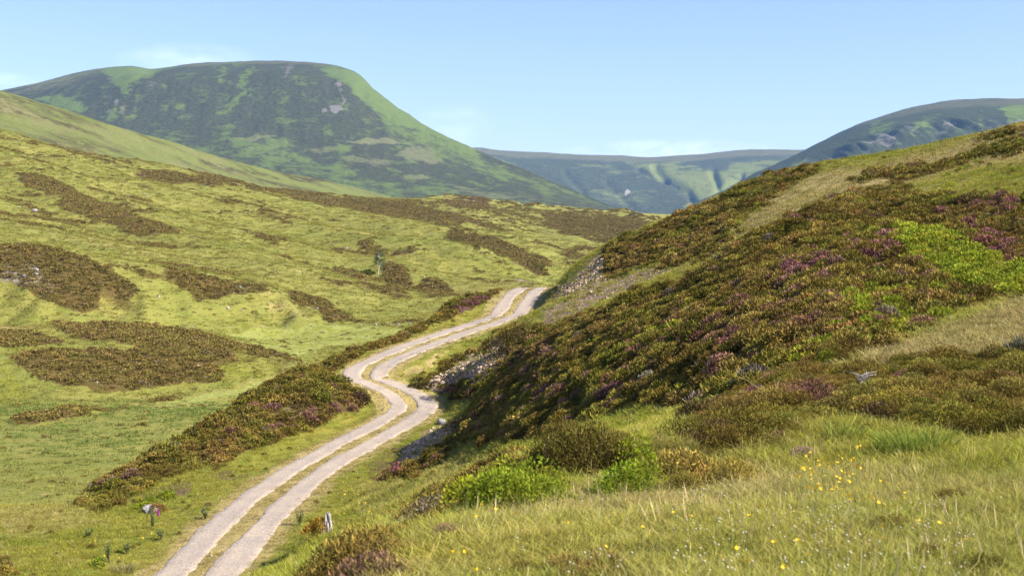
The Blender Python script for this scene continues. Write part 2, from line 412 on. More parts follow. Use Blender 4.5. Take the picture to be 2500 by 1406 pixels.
S = layer([
    ([(2000, 905), (2200, 830), (2500, 725), (2650, 680), (2650, 830), (2430, 850), (2250, 875), (2060, 890)], .95, 12),
    ([(1700, 570), (1850, 500), (2000, 425), (2200, 385), (2500, 305), (2600, 300), (2600, 400), (2400, 410), (2200, 460), (2000, 500), (1900, 530), (1750, 600)], .9, 14),
    ([(900, 1420), (1020, 1310), (1300, 1265), (1700, 1250), (2100, 1200), (2600, 1180), (2600, 1500), (900, 1500)], .2, 30),
    ([(1340, 720), (1400, 690), (1330, 760), (1300, 790)], .6, 8), ([(930, 940), (1000, 890), (1100, 850), (1100, 865), (1000, 930), (960, 960)], .55, 8),
    ([(0, 1240), (180, 1225), (260, 1270), (100, 1300), (0, 1300)], .45, 12), ([(1190, 700), (1250, 700), (1220, 760), (1180, 780)], .6, 6),
    ([(860, 1180), (1100, 1110), (1200, 1110), (1000, 1220), (880, 1260)], .3, 14), ([(1840, 1150), (2100, 1120), (2500, 1150), (2500, 1200), (1900, 1200)], .35, 16), ([(1540, 1150), (1640, 1110), (1900, 1120), (1960, 1180), (1700, 1240), (1300, 1250), (1100, 1290), (1200, 1240)], .6, 22),
    ([(560, 1230), (700, 1100), (860, 1040), (880, 1050), (640, 1200)], .25, 14),
], U_, V_)
R = layer([
    ([(1320, 765), (1440, 685), (1640, 632), (1720, 640), (1580, 690), (1420, 775), (1340, 810)], .66, 16),
    ([(1360, 705), (1460, 625), (1480, 630), (1470, 680), (1390, 715), (1350, 730)], .95, 6),
    ([(2180, 478), (2300, 440), (2460, 375), (2560, 350), (2560, 380), (2400, 430), (2320, 480), (2250, 490)], .5, 12),
    ([(975, 1098), (1035, 1055), (1140, 1012), (1150, 1030), (1080, 1085), (1000, 1135), (960, 1140)], 1, 5),
    ([(1010, 960), (1060, 920), (1130, 872), (1225, 815), (1240, 830), (1220, 880), (1130, 945), (1050, 965)], 1, 5),
    ([(1190, 970), (1270, 930), (1260, 950), (1180, 985)], .6, 5),
    ([(680, 990), (760, 965), (770, 1000), (720, 1010)], .6, 6), ([(1370, 845), (1440, 820), (1420, 860)], .3, 6),
], U_, V_)
L = np.clip(L, 0, 1); H = H * (1 - .75 * sstep(.45, .8, L)) * (1 - sstep(.5, .9, R))
tkeep = sstep(1.9, 3.2, tdist + wx * .5)
H *= tkeep; P *= tkeep; L *= tkeep; R *= tkeep
S = np.maximum(S, (1 - sstep(1.9, 3.0, tdist + wx * .8)) * .8)
P = np.clip(P + .25 * P * fbm(G.X / 2.2, G.Y / 2.2, 3, 21) * 2, 0, 1)
H *= 1 - .42 * sstep(.12, .5, fbm(G.X / 5.5 + 3, G.Y / 5.5, 3, 33)) * sstep(34, 45, G.Y)
L = np.maximum(L, .42 * sstep(.28, .55, fbm(G.X / 4 + 31, G.Y / 4, 3, 34)) * H * sstep(28, 36, G.Y) * sstep(90, 80, G.Y))
clH = sstep(.38, .62, H + .42 * fbm(G.X / 3.0, G.Y / 3.0, 4, 31))

# hummocks
near = sstep(6, 14, G.Y)
bump = clH * (.16 * fbm(G.X / 1.6, G.Y / 1.6, 3, 41) + .10 * fbm(G.X / .6, G.Y / .6, 2, 42)) * near
bump = bump + .09 * fbm(G.X / 2.5, G.Y / 2.5, 4, 43) + (.45 * fbm(G.X / 11, G.Y / 11, 2, 44)) * sstep(28, 60, G.Y)
bump = bump + R * .12 * fbm(G.X / .9, G.Y / .9, 3, 45)
G.Z += (bump - (.27 * clH + .09 * (1 - clH)) * sstep(4, 9, G.Y)) * (1 - .97 * tb)
# the two wheel lanes sit a little lower than the strip between them
G.Z -= .05 * np.exp(-((np.abs(tside) - 1.02) / .55) ** 2) * (tdist < 3)
G.settle()

def land_material(name, scale=1.0, jt=1.0):
    m, n = mat(name)
    geo = n.new('ShaderNodeNewGeometry').outputs['Position']
    k = 1.0 / scale
    n1 = n.noise(geo, .9 * k, 7, .68); n2 = n.noise(geo, .11 * k, 4, .55); n3 = n.noise(n.mapping(geo, (1, 1, 3)), 4.5 * k, 6, .7)
    ma = n.attr('ma'); mb = n.attr('mb')
    sa = n.new('ShaderNodeSeparateColor'); n.link(ma.outputs['Color'], sa.inputs[0])
    sb = n.new('ShaderNodeSeparateColor'); n.link(mb.outputs['Color'], sb.inputs[0])
    jit = n.math('ADD', n.math('MULTIPLY', n.math('SUBTRACT', n1, .5), .9 * jt), n.math('MULTIPLY', n.math('SUBTRACT', n3, .5), .7 * jt))
    def cls(sock, lo=.4, hi=.6): return n.ramp(n.math('ADD', sock, jit), lo, hi)
    g = n.mix(n.ramp(n2, .35, .65), GRASS[0], GRASS[1])
    g = n.mix(n.ramp(n1, .4, .7), g, GRASS[2])
    g = n.mix(n.math('MULTIPLY', n.ramp(n3, .5, .75), .6), g, GRASS[3])
    hth = n.mix(n.ramp(n3, .35, .65), HEATH[0], HEATH[1]); hth = n.mix(n.ramp(n1, .45, .7), hth, HEATH[2])
    c = n.mix(cls(sb.outputs[0]), g, n.mix(n3, STRAW[0], STRAW[1]))
    c = n.mix(cls(sb.outputs[2]), c, n.mix(n3, (.23, .25, .055), (.30, .30, .08)))
    c = n.mix(cls(sa.outputs[2]), c, n.mix(n3, LIME[0], LIME[1]))
    c = n.mix(cls(sa.outputs[0]), c, hth)
    c = n.mix(n.math('MULTIPLY', cls(sa.outputs[1], .45, .65), .7), c, PURP)
    c = n.mix(cls(sb.outputs[1]), c, n.mix(n.ramp(n3, .35, .65), STONE[0], STONE[1]))
    bs = n.new('ShaderNodeBsdfPrincipled'); n.link(c, bs.inputs['Base Color']); bs.inputs['Roughness'].default_value = .95
    bs.inputs['Specular IOR Level'].default_value = .1
    b = n.new('ShaderNodeBump'); b.inputs['Strength'].default_value = .8; b.inputs['Distance'].default_value = .25 * scale
    n.link(n.math('ADD', n3, n.math('MULTIPLY', n1, .8)), b.inputs['Height']); n.link(b.outputs[0], bs.inputs['Normal'])
    o = n.new('ShaderNodeOutputMaterial'); n.link(bs.outputs[0], o.inputs[0])
    return m
GRASS = [(.165, .170, .024), (.225, .195, .034), (.145, .170, .024), (.255, .200, .048)]
HEATH = [(.070, .052, .015), (.110, .070, .022), (.090, .076, .016)]
STRAW = [(.28, .22, .07), (.38, .29, .12)]
LIME = [(.165, .18, .02), (.235, .23, .03)]
PURP = (.105, .042, .058)
STONE = [(.15, .098, .050), (.31, .22, .135)]

m_ground = land_material('moor_turf', 1.0)
f_ = lambda *a: np.stack([x.ravel() for x in a], -1)
g_me = G.mesh('ground', [m_ground], {'ma': ('FLOAT_COLOR', f_(H, P, L)), 'mb': ('FLOAT_COLOR', f_(S, R, S * 0))})
ground = obj('ground', g_me, kind='structure')

# ----------------------------------------------------------------- the track: two gravel wheel lanes
def lane(side, w, seed):
    tan = np.gradient(trk[:, :2], axis=0); tan /= np.linalg.norm(tan, axis=1)[:, None]
    nor = np.stack([tan[:, 1], -tan[:, 0]], -1)
    s = tl[:len(trk)]
    off = [-1.14, -1, -.85, -.5, 0, .5, .85, 1, 1.14]; hz = [-.16, -.03, .022, .012, .0, .012, .022, -.03, -.16]
    V = []
    for k, (o, h) in enumerate(zip(off, hz)):
        ed = abs(o) > .8
        wob = .16 * fbm(s / 1.1, s * 0 + k // 5 * 7.3 + seed, 3, 50) + .22 * perlin(s / 6, s * 0 + seed + k // 5 * 3.1, 51) if ed else 0
        q = side * 1.03 + o * w + np.sign(o) * wob if o else np.full(len(s), side * 1.03)
        V.append(np.c_[trk[:, :2] + nor * np.reshape(q, (-1, 1)), trk[:, 2] + h + .02 + .018 * fbm(s / 1.5, s * 0 + o * 3, 2, 52)])
    return np.stack(V, 1)
m_trk, n = mat('track_gravel')
geo = n.new('ShaderNodeNewGeometry').outputs['Position']
n1 = n.noise(geo, .5, 5, .6); n2 = n.noise(geo, 9, 6, .75); n3 = n.noise(geo, 2.2, 5)
vo = n.new('ShaderNodeTexVoronoi'); n.link(geo, vo.inputs['Vector']); vo.inputs['Scale'].default_value = 11
peb = n.new('ShaderNodeSeparateColor'); n.link(vo.outputs['Color'], peb.inputs[0])
c = n.mix(n.ramp(n1, .35, .65), (.33, .262, .195), (.275, .222, .172))
c = n.mix(n.ramp(n3, .5, .8), c, (.24, .225, .215))
c = n.mix(n.math('MULTIPLY', n.ramp(peb.outputs[0], .55, 1.), .35), c, (.44, .37, .29))
c = n.mix(n.math('MULTIPLY', n.ramp(peb.outputs[1], .82, .97), .4), c, (.16, .14, .13))
bs = n.new('ShaderNodeBsdfPrincipled'); n.link(c, bs.inputs['Base Color']); bs.inputs['Roughness'].default_value = .95; bs.inputs['Specular IOR Level'].default_value = .15
b = n.new('ShaderNodeBump'); b.inputs['Strength'].default_value = .5; b.inputs['Distance'].default_value = .03
n.link(n.math('ADD', vo.outputs['Distance'], n2), b.inputs['Height']); n.link(b.outputs[0], bs.inputs['Normal'])
n.link(bs.outputs[0], n.new('ShaderNodeOutputMaterial').inputs[0])
A, B_ = lane(-1, .66, 1.7), lane(1, .68, 8.2)
qa = grid_quads(len(trk), 9)
track = obj('track', mk_mesh('track', np.vstack([A.reshape(-1, 3), B_.reshape(-1, 3)]), np.vstack([qa, qa + len(trk) * 9]), None, [m_trk]), kind='structure')

# ================================================================= VALLEY AND LEFT HILLSIDE
V_LINES = [
    [(-600, 1430, 60), (0, 1430, 60), (600, 1430, 60), (1500, 1430, 60), (2000, 1400, 60)],
    [(-600, 1234, 70), (0, 1234, 70), (200, 1240, 70), (600, 1300, 72)],
    [(-600, 1180, 80), (0, 1180, 80), (300, 1185, 80)], [(-600, 1101, 98), (0, 1101, 98), (400, 1104, 98)],
    [(-600, 1051, 112), (0, 1051, 112), (500, 1054, 112), (900, 1100, 112), (1400, 1100, 112)], [(-600, 1005, 128), (0, 1003, 128), (500, 1003, 128)],
    [(700, 930, 170), (1000, 905, 185), (1400, 890, 200), (1900, 880, 200)],
    [(640, 936, 163), (700, 888, 192), (800, 836, 234), (950, 812, 262), (1020, 803, 275)],
    [(-600, 990, 136), (100, 973, 142), (250, 966, 147), (400, 950, 154), (550, 938, 159), (650, 917, 168), (740, 882, 188)],
    [(-600, 890, 150), (50, 880, 155), (250, 882, 161), (500, 885, 168), (640, 882, 177)],
    [(-600, 830, 175), (100, 815, 185), (300, 806, 195), (450, 817, 199), (600, 850, 198), (690, 874, 193)],
    [(-600, 803, 205), (100, 799, 208), (300, 798, 212), (450, 806, 215)], [(560, 826, 238), (650, 836, 230), (740, 852, 222)],
    [(-600, 800, 222), (100, 799, 225), (300, 798, 232), (450, 800, 245), (600, 803, 262), (800, 799, 272), (950, 793, 282), (1030, 780, 290)],
    [(-600, 720, 236), (100, 728, 240), (300, 752, 245), (500, 765, 258), (700, 772, 278), (860, 785, 287)],
    [(-600, 600, 252), (0, 622, 254), (150, 640, 256), (300, 688, 257), (400, 680, 266), (520, 690, 280), (640, 706, 288), (720, 730, 294), (860, 772, 300)],
    [(-600, 575, 285), (100, 610, 290), (300, 655, 296), (450, 662, 308), (650, 685, 320), (850, 720, 330), (1000, 740, 335), (1090, 735, 338)],
    [(-600, 530, 350), (100, 570, 350), (300, 600, 360), (500, 620, 370), (700, 642, 380), (900, 672, 392), (1020, 694, 395), (1150, 715, 390), (1260, 710, 390), (1500, 720, 390)],
    [(880, 612, 452), (1000, 606, 462), (1100, 606, 470), (1200, 612, 472), (1270, 640, 466), (1310, 676, 455)],
    [(950, 650, 420), (1050, 665, 420), (1150, 680, 425), (1250, 690, 425)],
    [(-600, 420, 470), (100, 490, 470), (300, 515, 480), (500, 540, 490), (700, 562, 505), (900, 580, 515), (1100, 588, 535), (1250, 608, 545), (1340, 662, 530), (1500, 680, 520)],
    [(1180, 590, 575), (1300, 610, 600), (1400, 635, 600), (1480, 625, 620), (1600, 620, 650)],
    [(-600, 340, 580), (100, 410, 580), (300, 445, 600), (500, 472, 620), (700, 502, 640), (900, 530, 680), (1100, 548, 720), (1300, 566, 760), (1500, 582, 800), (1650, 590, 820), (1900, 610, 850)],
    [(-600, 220, 670), (-300, 262, 690), (0, 320, 720), (100, 345, 730), (200, 370, 740), (300, 392, 750), (400, 415, 760), (500, 437, 780), (600, 455, 800), (700, 467, 830), (800, 478, 860), (900, 484, 900), (1000, 492, 940),
     (1060, 486, 960), (1100, 492, 960), (1200, 500, 980), (1300, 509, 1000), (1400, 513, 1020), (1500, 521, 1040), (1640, 538, 1080), (1900, 570, 1100)],
    [(-600, 300, 880), (0, 385, 920), (500, 480, 970), (1000, 520, 1150), (1500, 550, 1260), (1900, 600, 1300)],
    [(-600, 480, 1350), (0, 560, 1350), (1000, 620, 1350), (1900, 680, 1350)],
]
v_tps = fit_lines(V_LINES, 1e-4)
us = np.arange(-420, 1860, 5.); ds = np.exp(np.arange(math.log(61), math.log(1340), .0048))
W = Grid(us, ds); W.place(coarse(v_tps, us, ds, 3)); W.settle()
wx = fbm(W.X / 26, W.Y / 26, 4, 63); wy = fbm(W.X / 26 + 40, W.Y / 26, 4, 65); fx = fbm(W.X / 6, W.Y / 6, 3, 66)
U_ = W.U + wx * 22 + fx * 7; V_ = W.VE + wy * 11 + fx * 4
st = fbm(W.X / 55 + W.Y / 160, W.Y / 22 - W.X / 90, 4, 71)     # streaks along the contour
VH = layer([
    ([(0, 330), (200, 372), (450, 428), (700, 470), (700, 500), (400, 470), (200, 420), (0, 380)], .12, 12),
    ([(330, 412), (460, 432), (640, 450), (620, 468), (480, 448), (350, 425)], .8, 5),
    ([(590, 452), (800, 478), (1000, 494), (1200, 545), (1260, 566), (1100, 552), (900, 520), (740, 488), (600, 470)], .78, 8),
    ([(830, 478), (1000, 488), (1060, 480), (1220, 494), (1400, 508), (1520, 516), (1660, 535), (1660, 600), (1500, 600), (1380, 570), (1200, 545), (1000, 502)], .44, 18),
    ([(1080, 488), (1180, 494), (1200, 512), (1100, 510)], .8, 6), ([(1330, 530), (1500, 530), (1650, 560), (1640, 590), (1480, 590), (1350, 560)], .85, 8),
    ([(35, 445), (115, 450), (300, 518), (442, 582), (335, 576), (150, 505)], 1, 4), ([(0, 478), (90, 500), (330, 585), (250, 565), (100, 520), (0, 498)], .52, 6),
    ([(0, 606), (130, 613), (270, 665), (340, 722), (300, 740), (190, 772), (110, 745), (50, 705), (0, 680)], 1, 5),
    ([(320, 675), (410, 672), (430, 700), (350, 692)], .6, 5),
    ([(395, 668), (520, 682), (645, 708), (640, 740), (560, 728), (480, 738)], .95, 5), ([(705, 712), (790, 740), (870, 788), (800, 800), (720, 745)], .95, 5),
    ([(560, 552), (640, 570), (690, 600), (600, 575)], .75, 5), ([(620, 515), (740, 540), (700, 552), (630, 530)], .55, 6),
    ([(750, 595), (850, 605), (820, 612)], .6, 4), ([(870, 585), (950, 600), (940, 612), (880, 596)], .7, 4), ([(1200, 630), (1270, 660), (1200, 650)], .5, 5),
    ([(750, 690), (830, 700), (900, 705), (830, 715)], .6, 5), ([(870, 700), (960, 702), (1010, 735), (940, 735)], .7, 5), ([(935, 640), (980, 650), (1010, 690), (1000, 710), (960, 690)], .85, 4),
    ([(1010, 700), (1060, 695), (1115, 728), (1040, 728)], .95, 4), ([(1090, 580), (1180, 595), (1250, 608), (1330, 640), (1345, 672), (1300, 665), (1240, 632), (1150, 606)], .95, 4),
    ([(1120, 600), (1230, 640), (1260, 665), (1180, 640)], .45, 6), ([(1380, 600), (1520, 610), (1470, 640), (1360, 660)], .5, 8), ([(1150, 640), (1200, 680), (1160, 665)], .5, 5),
    ([(125, 798), (330, 796), (480, 812), (560, 830), (690, 868), (745, 890), (690, 900), (560, 862), (440, 852), (300, 838), (180, 825)], .97, 5),
    ([(20, 880), (60, 865), (250, 855), (440, 862), (520, 890), (545, 930), (420, 945), (250, 960), (100, 930)], 1, 5), ([(-60, 815), (90, 818), (160, 840), (60, 850), (-60, 850)], .8, 5),
    ([(330, 836), (560, 858), (700, 880), (620, 880), (520, 885), (330, 860)], .8, 6),
    ([(545, 855), (700, 880), (760, 885), (680, 915), (600, 900)], .4, 8), ([(15, 1030), (150, 1003), (310, 998), (200, 1022), (60, 1045)], .75, 5), ([(300, 985), (480, 965), (470, 975), (320, 996)], .5, 4),
    ([(140, 1050), (200, 1045), (170, 1060)], .6, 4), ([(240, 720), (340, 740), (300, 770), (220, 770)], .5, 8), ([(960, 790), (1020, 785), (1010, 800), (950, 800)], .6, 4),
], U_, V_)
upl = sstep(1000, 500, W.VE)
VH = np.maximum(VH, .42 * sstep(520, 420, W.VE) * sstep(-.2, .5, fbm(W.X / 40 + W.Y / 120, W.Y / 60, 4, 72)))
VH = np.maximum(VH, .60 * sstep(.12, .42, st) * sstep(200, 300, W.Y) * sstep(850, 800, W.VE))
VL = .62 * layer([
    ([(0, 700), (60, 720), (110, 750), (200, 785), (330, 770), (560, 770), (760, 790), (560, 805), (0, 802)], .55, 10),
    ([(480, 880), (560, 865), (700, 895), (690, 920), (600, 935), (520, 935)], .8, 10), ([(380, 670), (450, 690), (520, 770), (420, 740)], .5, 8),
    ([(1000, 640), (1100, 620), (1250, 640), (1320, 690), (1150, 715), (1060, 690)], .62, 12), ([(1180, 500), (1300, 520), (1280, 560), (1200, 560)], .5, 10),
    ([(0, 870), (60, 940), (110, 985), (0, 985)], .8, 8), ([(250, 910), (310, 950), (240, 960)], .8, 6), ([(600, 790), (800, 760), (1000, 770), (860, 800)], .4, 8), ([(540, 812), (700, 800), (1010, 802), (960, 830), (800, 850), (700, 862), (620, 840)], .7, 8), ([(480, 940), (640, 925), (700, 900), (560, 970), (300, 1000), (300, 985)], .4, 10),
    ([(400, 540), (600, 560), (700, 600), (500, 600)], .3, 20), ([(0, 340), (300, 430), (200, 450), (0, 420)], .28, 20), ([(250, 620), (420, 600), (600, 650), (420, 660)], .3, 15),
], U_, V_)
VS = layer([
    ([(0, 796), (130, 797), (120, 806), (0, 812)], .9, 3), ([(300, 985), (640, 928), (660, 940), (420, 985), (280, 1000)], .4, 6), ([(600, 700), (850, 760), (830, 790), (650, 780)], .42, 10),
    ([(0, 500), (300, 600), (600, 640), (900, 690), (700, 690), (400, 650), (0, 560)], .38, 14), ([(520, 805), (760, 800), (1000, 802), (900, 830), (700, 840)], .25, 8),
    ([(0, 1200), (200, 1180), (260, 1150), (200, 1230), (0, 1250)], .35, 10), ([(1400, 590), (1600, 600), (1600, 640), (1420, 650)], .45, 8),
    ([(1050, 700), (1300, 690), (1320, 720), (1100, 735)], .35, 8),
], U_, V_)
VF = np.maximum(pmask(U_, V_, [(540, 815), (620, 806), (800, 802), (1010, 803), (960, 830), (800, 848), (720, 868), (640, 842)], 6), .7 * pmask(U_, V_, [(300, 1000), (480, 965), (640, 935), (700, 915), (600, 960), (420, 1000)], 8))
VR = layer([
    ([(0, 645), (90, 650), (150, 690), (130, 720), (60, 710), (0, 690)], .55, 8), ([(545, 705), (640, 712), (640, 735), (560, 728)], .45, 6), ([(740, 745), (800, 765), (830, 795), (760, 785)], .45, 6),
    ([(1080, 490), (1180, 492), (1195, 506), (1100, 508)], .5, 6), ([(1250, 625), (1330, 655), (1320, 668), (1260, 645)], .35, 5), ([(1255, 684), (1310, 690), (1300, 700), (1255, 695)], .9, 4),
    ([(650, 760), (760, 780), (760, 800), (660, 800)], .3, 8),
], U_, V_)
VP = layer([([(830, 700), (900, 706), (960, 720), (900, 725)], .5, 5), ([(1050, 700), (1110, 725), (1040, 726)], .4, 5), ([(1080, 488), (1200, 494), (1200, 510), (1100, 510)], .5, 5)], U_, V_)
clV = sstep(.28, .78, VH + .55 * fbm(W.X / 9, W.Y / 14, 4, 73) + .55 * fbm(W.X / 2.6, W.Y / 5, 3, 78))
W.Z += clV * (.45 * fbm(W.X / 3.5, W.Y / 3.5, 3, 74) + .25) * sstep(75, 100, W.Y) + .5 * fbm(W.X / 22, W.Y / 22, 4, 75) * sstep(150, 260, W.Y) + .12 * fbm(W.X / 4, W.Y / 4, 3, 76)
bank = pmask(W.U, W.VE, [(-100, 640), (0, 640), (150, 655), (300, 700), (420, 690), (640, 715), (720, 742), (850, 785), (800, 797), (560, 798), (-100, 795)], 14)
W.Z += bank * (3.2 * fbm(W.X / 13 + W.Y / 50, W.Y / 45, 3, 181) + 1.2 * fbm(W.X / 5, W.Y / 14, 2, 182))
W.Z += 1.0 * fbm(W.X / 7, W.Y / 20, 3, 183) * pmask(W.U, W.VE, [(-100, 870), (250, 880), (640, 870), (720, 890), (600, 935), (250, 960), (-100, 975)], 10)
W.Z += 5.5 * fbm(W.X / 55 + W.Y / 70, W.Y / 170, 3, 184) * sstep(300, 420, W.Y) * sstep(1000, 800, W.Y)
W.Z += 2.4 * fbm(W.X / 16 + W.Y / 30, W.Y / 60, 3, 185) * pmask(W.U, W.VE, [(860, 640), (1000, 605), (1200, 615), (1300, 650), (1320, 695), (1100, 730), (980, 720)], 14)
W.Z += 3.0 * fbm(W.X / 70, W.Y / 90, 3, 77) * sstep(300, 500, W.Y) * sstep(1000, 500, W.Y)
W.Z += 1.3 * (.5 - np.abs(fbm(W.X / 26 + W.Y / 60, W.Y / 40, 3, 80))) * sstep(225, 260, W.Y) * sstep(620, 480, W.Y)
W.Z += .5 * fbm(W.X / 9, W.Y / 12, 3, 87) * sstep(225, 250, W.Y)
# knolly moorland on the skyline
W.Z += (8. * np.maximum(0, fbm(W.X / 34, W.Y / 70, 3, 79))) * sstep(900, 1050, W.U) * sstep(620, 800, W.Y) * sstep(1250, 1000, W.Y)
W.settle()
GRASS = [(.190, .193, .038), (.255, .228, .052), (.175, .190, .037), (.285, .238, .068)]
STONE = [(.15, .12, .085), (.28, .23, .17)]
HEATH = [(.085, .062, .018), (.135, .088, .028), (.110, .090, .020)]
m_hill = land_material('hillside_turf', 3.0, 1.7)
hillside = obj('hillside', W.mesh('hillside', [m_hill], {'ma': ('FLOAT_COLOR', f_(VH, VP, VL)), 'mb': ('FLOAT_COLOR', f_(VS, VR, VF))}), kind='structure')

# ================================================================= FAR HILLS (lofted through ridge and foot lines)
def loft(us, lines, nsub, seed, amp, wav):
    K = []
    for L in lines:
        a = np.array(L, float)
        K.append(np.stack([np.interp(us, a[:, 0], a[:, 1]), np.log(np.interp(us, a[:, 0], a[:, 2]))], -1))
    K = np.stack(K)                                   # line, col, (v, ln d)
    if len(us) > 9:                                    # soften corners of the ridge lines
        ker = np.ones(9) / 9
        K = np.apply_along_axis(lambda r: np.convolve(np.pad(r, 4, mode='edge'), ker, 'valid'), 1, K)
    Q = np.concatenate([2 * K[:1] - K[1:2], K, 2 * K[-1:] - K[-2:-1]])
    rows = []
    for i in range(1, len(Q) - 2):
        n = nsub
        for t in np.linspace(0, 1, n, endpoint=False):
            a, b, c, d = Q[i - 1], Q[i], Q[i + 1], Q[i + 2]
            m1 = (c - a) * .4; m2 = (d - b) * .4
            rows.append((2 * t ** 3 - 3 * t ** 2 + 1) * b + (t ** 3 - 2 * t ** 2 + t) * m1 + (-2 * t ** 3 + 3 * t ** 2) * c + (t ** 3 - t ** 2) * m2)
    rows.append(Q[-2]); rows = np.stack(rows)
    g = Grid(us, np.arange(len(rows)) + 1.); g.D = np.exp(rows[..., 1]); g.place(rows[..., 0])
    g.settle()
    return g

def hill_material(name, k, cols, jitter=.5):
    """cols: base, green, pale, rock, brown top"""
    m, n = mat(name)
    geo = n.new('ShaderNodeNewGeometry').outputs['Position']
    n1 = n.noise(geo, .012 * k, 6, .62); n3 = n.noise(geo, .045 * k, 8, .75); n2 = n.noise(n.mapping(geo, (1, .35, .35)), .03 * k, 4)
    ma = n.attr('ma'); mb = n.attr('mb')
    sa = n.new('ShaderNodeSeparateColor'); n.link(ma.outputs['Color'], sa.inputs[0]); sb = n.new('ShaderNodeSeparateColor'); n.link(mb.outputs['Color'], sb.inputs[0])
    j = n.math('ADD', n.math('MULTIPLY', n.math('SUBTRACT', n1, .5), jitter * 1.6), n.math('MULTIPLY', n.math('SUBTRACT', n3, .5), jitter))
    def cls(s, lo=.3, hi=.7): return n.ramp(n.math('ADD', s, j), lo, hi)
    c = n.mix(n.ramp(n3, .35, .65), cols[0], tuple(x * 1.45 for x in cols[0]))
    c = n.mix(cls(sb.outputs[0]), c, n.mix(n2, cols[4], tuple(x * 1.3 for x in cols[4])))
    c = n.mix(cls(sa.outputs[1]), c, n.mix(n3, cols[2], tuple(x * 1.3 for x in cols[2])))
    c = n.mix(cls(sa.outputs[0]), c, n.mix(n2, cols[1], tuple(x * 1.35 for x in cols[1])))
    c = n.mix(cls(sa.outputs[2]), c, n.mix(n3, cols[3], tuple(x * 1.4 for x in cols[3])))
    bs = n.new('ShaderNodeBsdfPrincipled'); n.link(c, bs.inputs['Base Color']); bs.inputs['Roughness'].default_value = 1.; bs.inputs['Specular IOR Level'].default_value = .0
    b = n.new('ShaderNodeBump'); b.inputs['Strength'].default_value = 1.; b.inputs['Distance'].default_value = 15 / k
    n.link(n.math('ADD', n3, n1), b.inputs['Height']); n.link(b.outputs[0], bs.inputs['Normal'])
    n.link(bs.outputs[0], n.new('ShaderNodeOutputMaterial').inputs[0]); return m

# --- olive shoulder behind the left hillside
r2 = [(-600, 100, 1560), (-400, 140, 1600), (-100, 203, 1680), (0, 222, 1700), (60, 237, 1730), (150, 262, 1770), (300, 312, 1850), (400, 343, 1920), (500, 376, 2000), (600, 402, 2070), (700, 425, 2150), (900, 468, 2300), (1000, 490, 2400), (1200, 512, 2500), (1500, 560, 2700)]
Q = loft(np.arange(-500, 1500, 5.), [[(u, 640, 900) for u, v, d in r2], [(u, 600 - (600 - v) * .50, d * .72) for u, v, d in r2], [(u, 600 - (600 - v) * .86, d * .9) for u, v, d in r2], r2, [(u, v + 40 + (600 - v) * .1, d * 1.15) for u, v, d in r2], [(u, 640, d * 1.5) for u, v, d in r2]], 26, 0, 0, 0)
Q.Z += 5 * fbm(Q.X / 120, Q.Y / 120, 4, 81) + 1.2 * fbm(Q.X / 25, Q.Y / 25, 3, 82); Q.settle()
sq = fbm(Q.X / 110 + Q.Y / 400, Q.Y / 70 - Q.X / 200, 4, 83)
qh = np.clip(.5 + .9 * sq + .25 * sstep(330, 240, Q.VE), 0, 1) * .75
qh = np.maximum(qh, .9 * np.exp(-((Q.VE - np.interp(Q.U, [0, 300, 500, 700], [262, 345, 398, 440])) / 9) ** 2) * sstep(-.25, .2, sq))
m_q = hill_material('shoulder_turf', 4.5, [(.120, .130, .034), (.110, .140, .030), (.155, .145, .054), (.2, .18, .14), (.056, .048, .018)], 1.1)
z0 = Q.Z * 0
shoulder = obj('hill', Q.mesh('hill', [m_q], {'ma': ('FLOAT_COLOR', f_(.25 + .5 * fbm(Q.X / 160, Q.Y / 160, 3, 84), .35 + .4 * fbm(Q.X / 90, Q.Y / 90, 3, 85), z0)), 'mb': ('FLOAT_COLOR', f_(qh, z0, z0))}), kind='structure')

# --- the big round-topped mountain
cr = [(-500, 290, 5200), (-100, 238, 5000), (0, 221, 4950), (100, 200, 4900), (170, 183, 4900), (240, 168, 4850), (320, 160, 4850), (370, 168, 4850), (450, 158, 4850), (560, 152, 4900), (700, 149, 4900), (800, 155, 4850), (850, 164, 4800), (885, 182, 4750),
      (950, 232, 4650), (1000, 268, 4550), (1080, 324, 4450), (1170, 364, 4350), (1300, 420, 4200), (1400, 464, 4100), (1500, 505, 4000), (1620, 537, 3900), (1800, 570, 3800)]
def off(L, f): return [(u, *f(u, v, d)) for u, v, d in L]
M = loft(np.arange(-480, 1760, 4.), [
    off(cr, lambda u, v, d: (590, 2500)),
    [(-500, 480, 3100), (0, 470, 3200), (600, 470, 3200), (1000, 490, 3300), (1300, 508, 3300), (1500, 530, 3300), (1620, 549, 3350), (1800, 580, 3350)],
    [(-500, 400, 3600), (0, 390, 3650), (300, 380, 3650), (600, 385, 3650), (900, 400, 3700), (1050, 425, 3700), (1200, 450, 3700), (1400, 490, 3650), (1620, 544, 3600), (1800, 576, 3550)],
    [(-500, 330, 4250), (0, 285, 4250), (300, 270, 4150), (600, 262, 4150), (850, 270, 4150), (950, 300, 4150), (1050, 355, 4080), (1200, 412, 4000), (1400, 478, 3900), (1620, 541, 3780), (1800, 573, 3700)],
    [(-500, 300, 4700), (0, 240, 4500), (240, 200, 4430), (320, 185, 4420), (450, 180, 4400), (700, 172, 4400), (850, 186, 4400), (900, 212, 4400), (1000, 284, 4330), (1170, 376, 4200), (1300, 428, 4080), (1400, 467, 4020), (1620, 538, 3850), (1800, 571, 3750)],
    cr, off(cr, lambda u, v, d: (v + 12 + 60 * (u > 900), d + 600)), off(cr, lambda u, v, d: (560, d + 2500))], 34, 0, 0, 0)
M.Z -= np.interp(M.U, [0, 900, 1300, 1600], [14, 18, 6, 5]) * M.Y / F
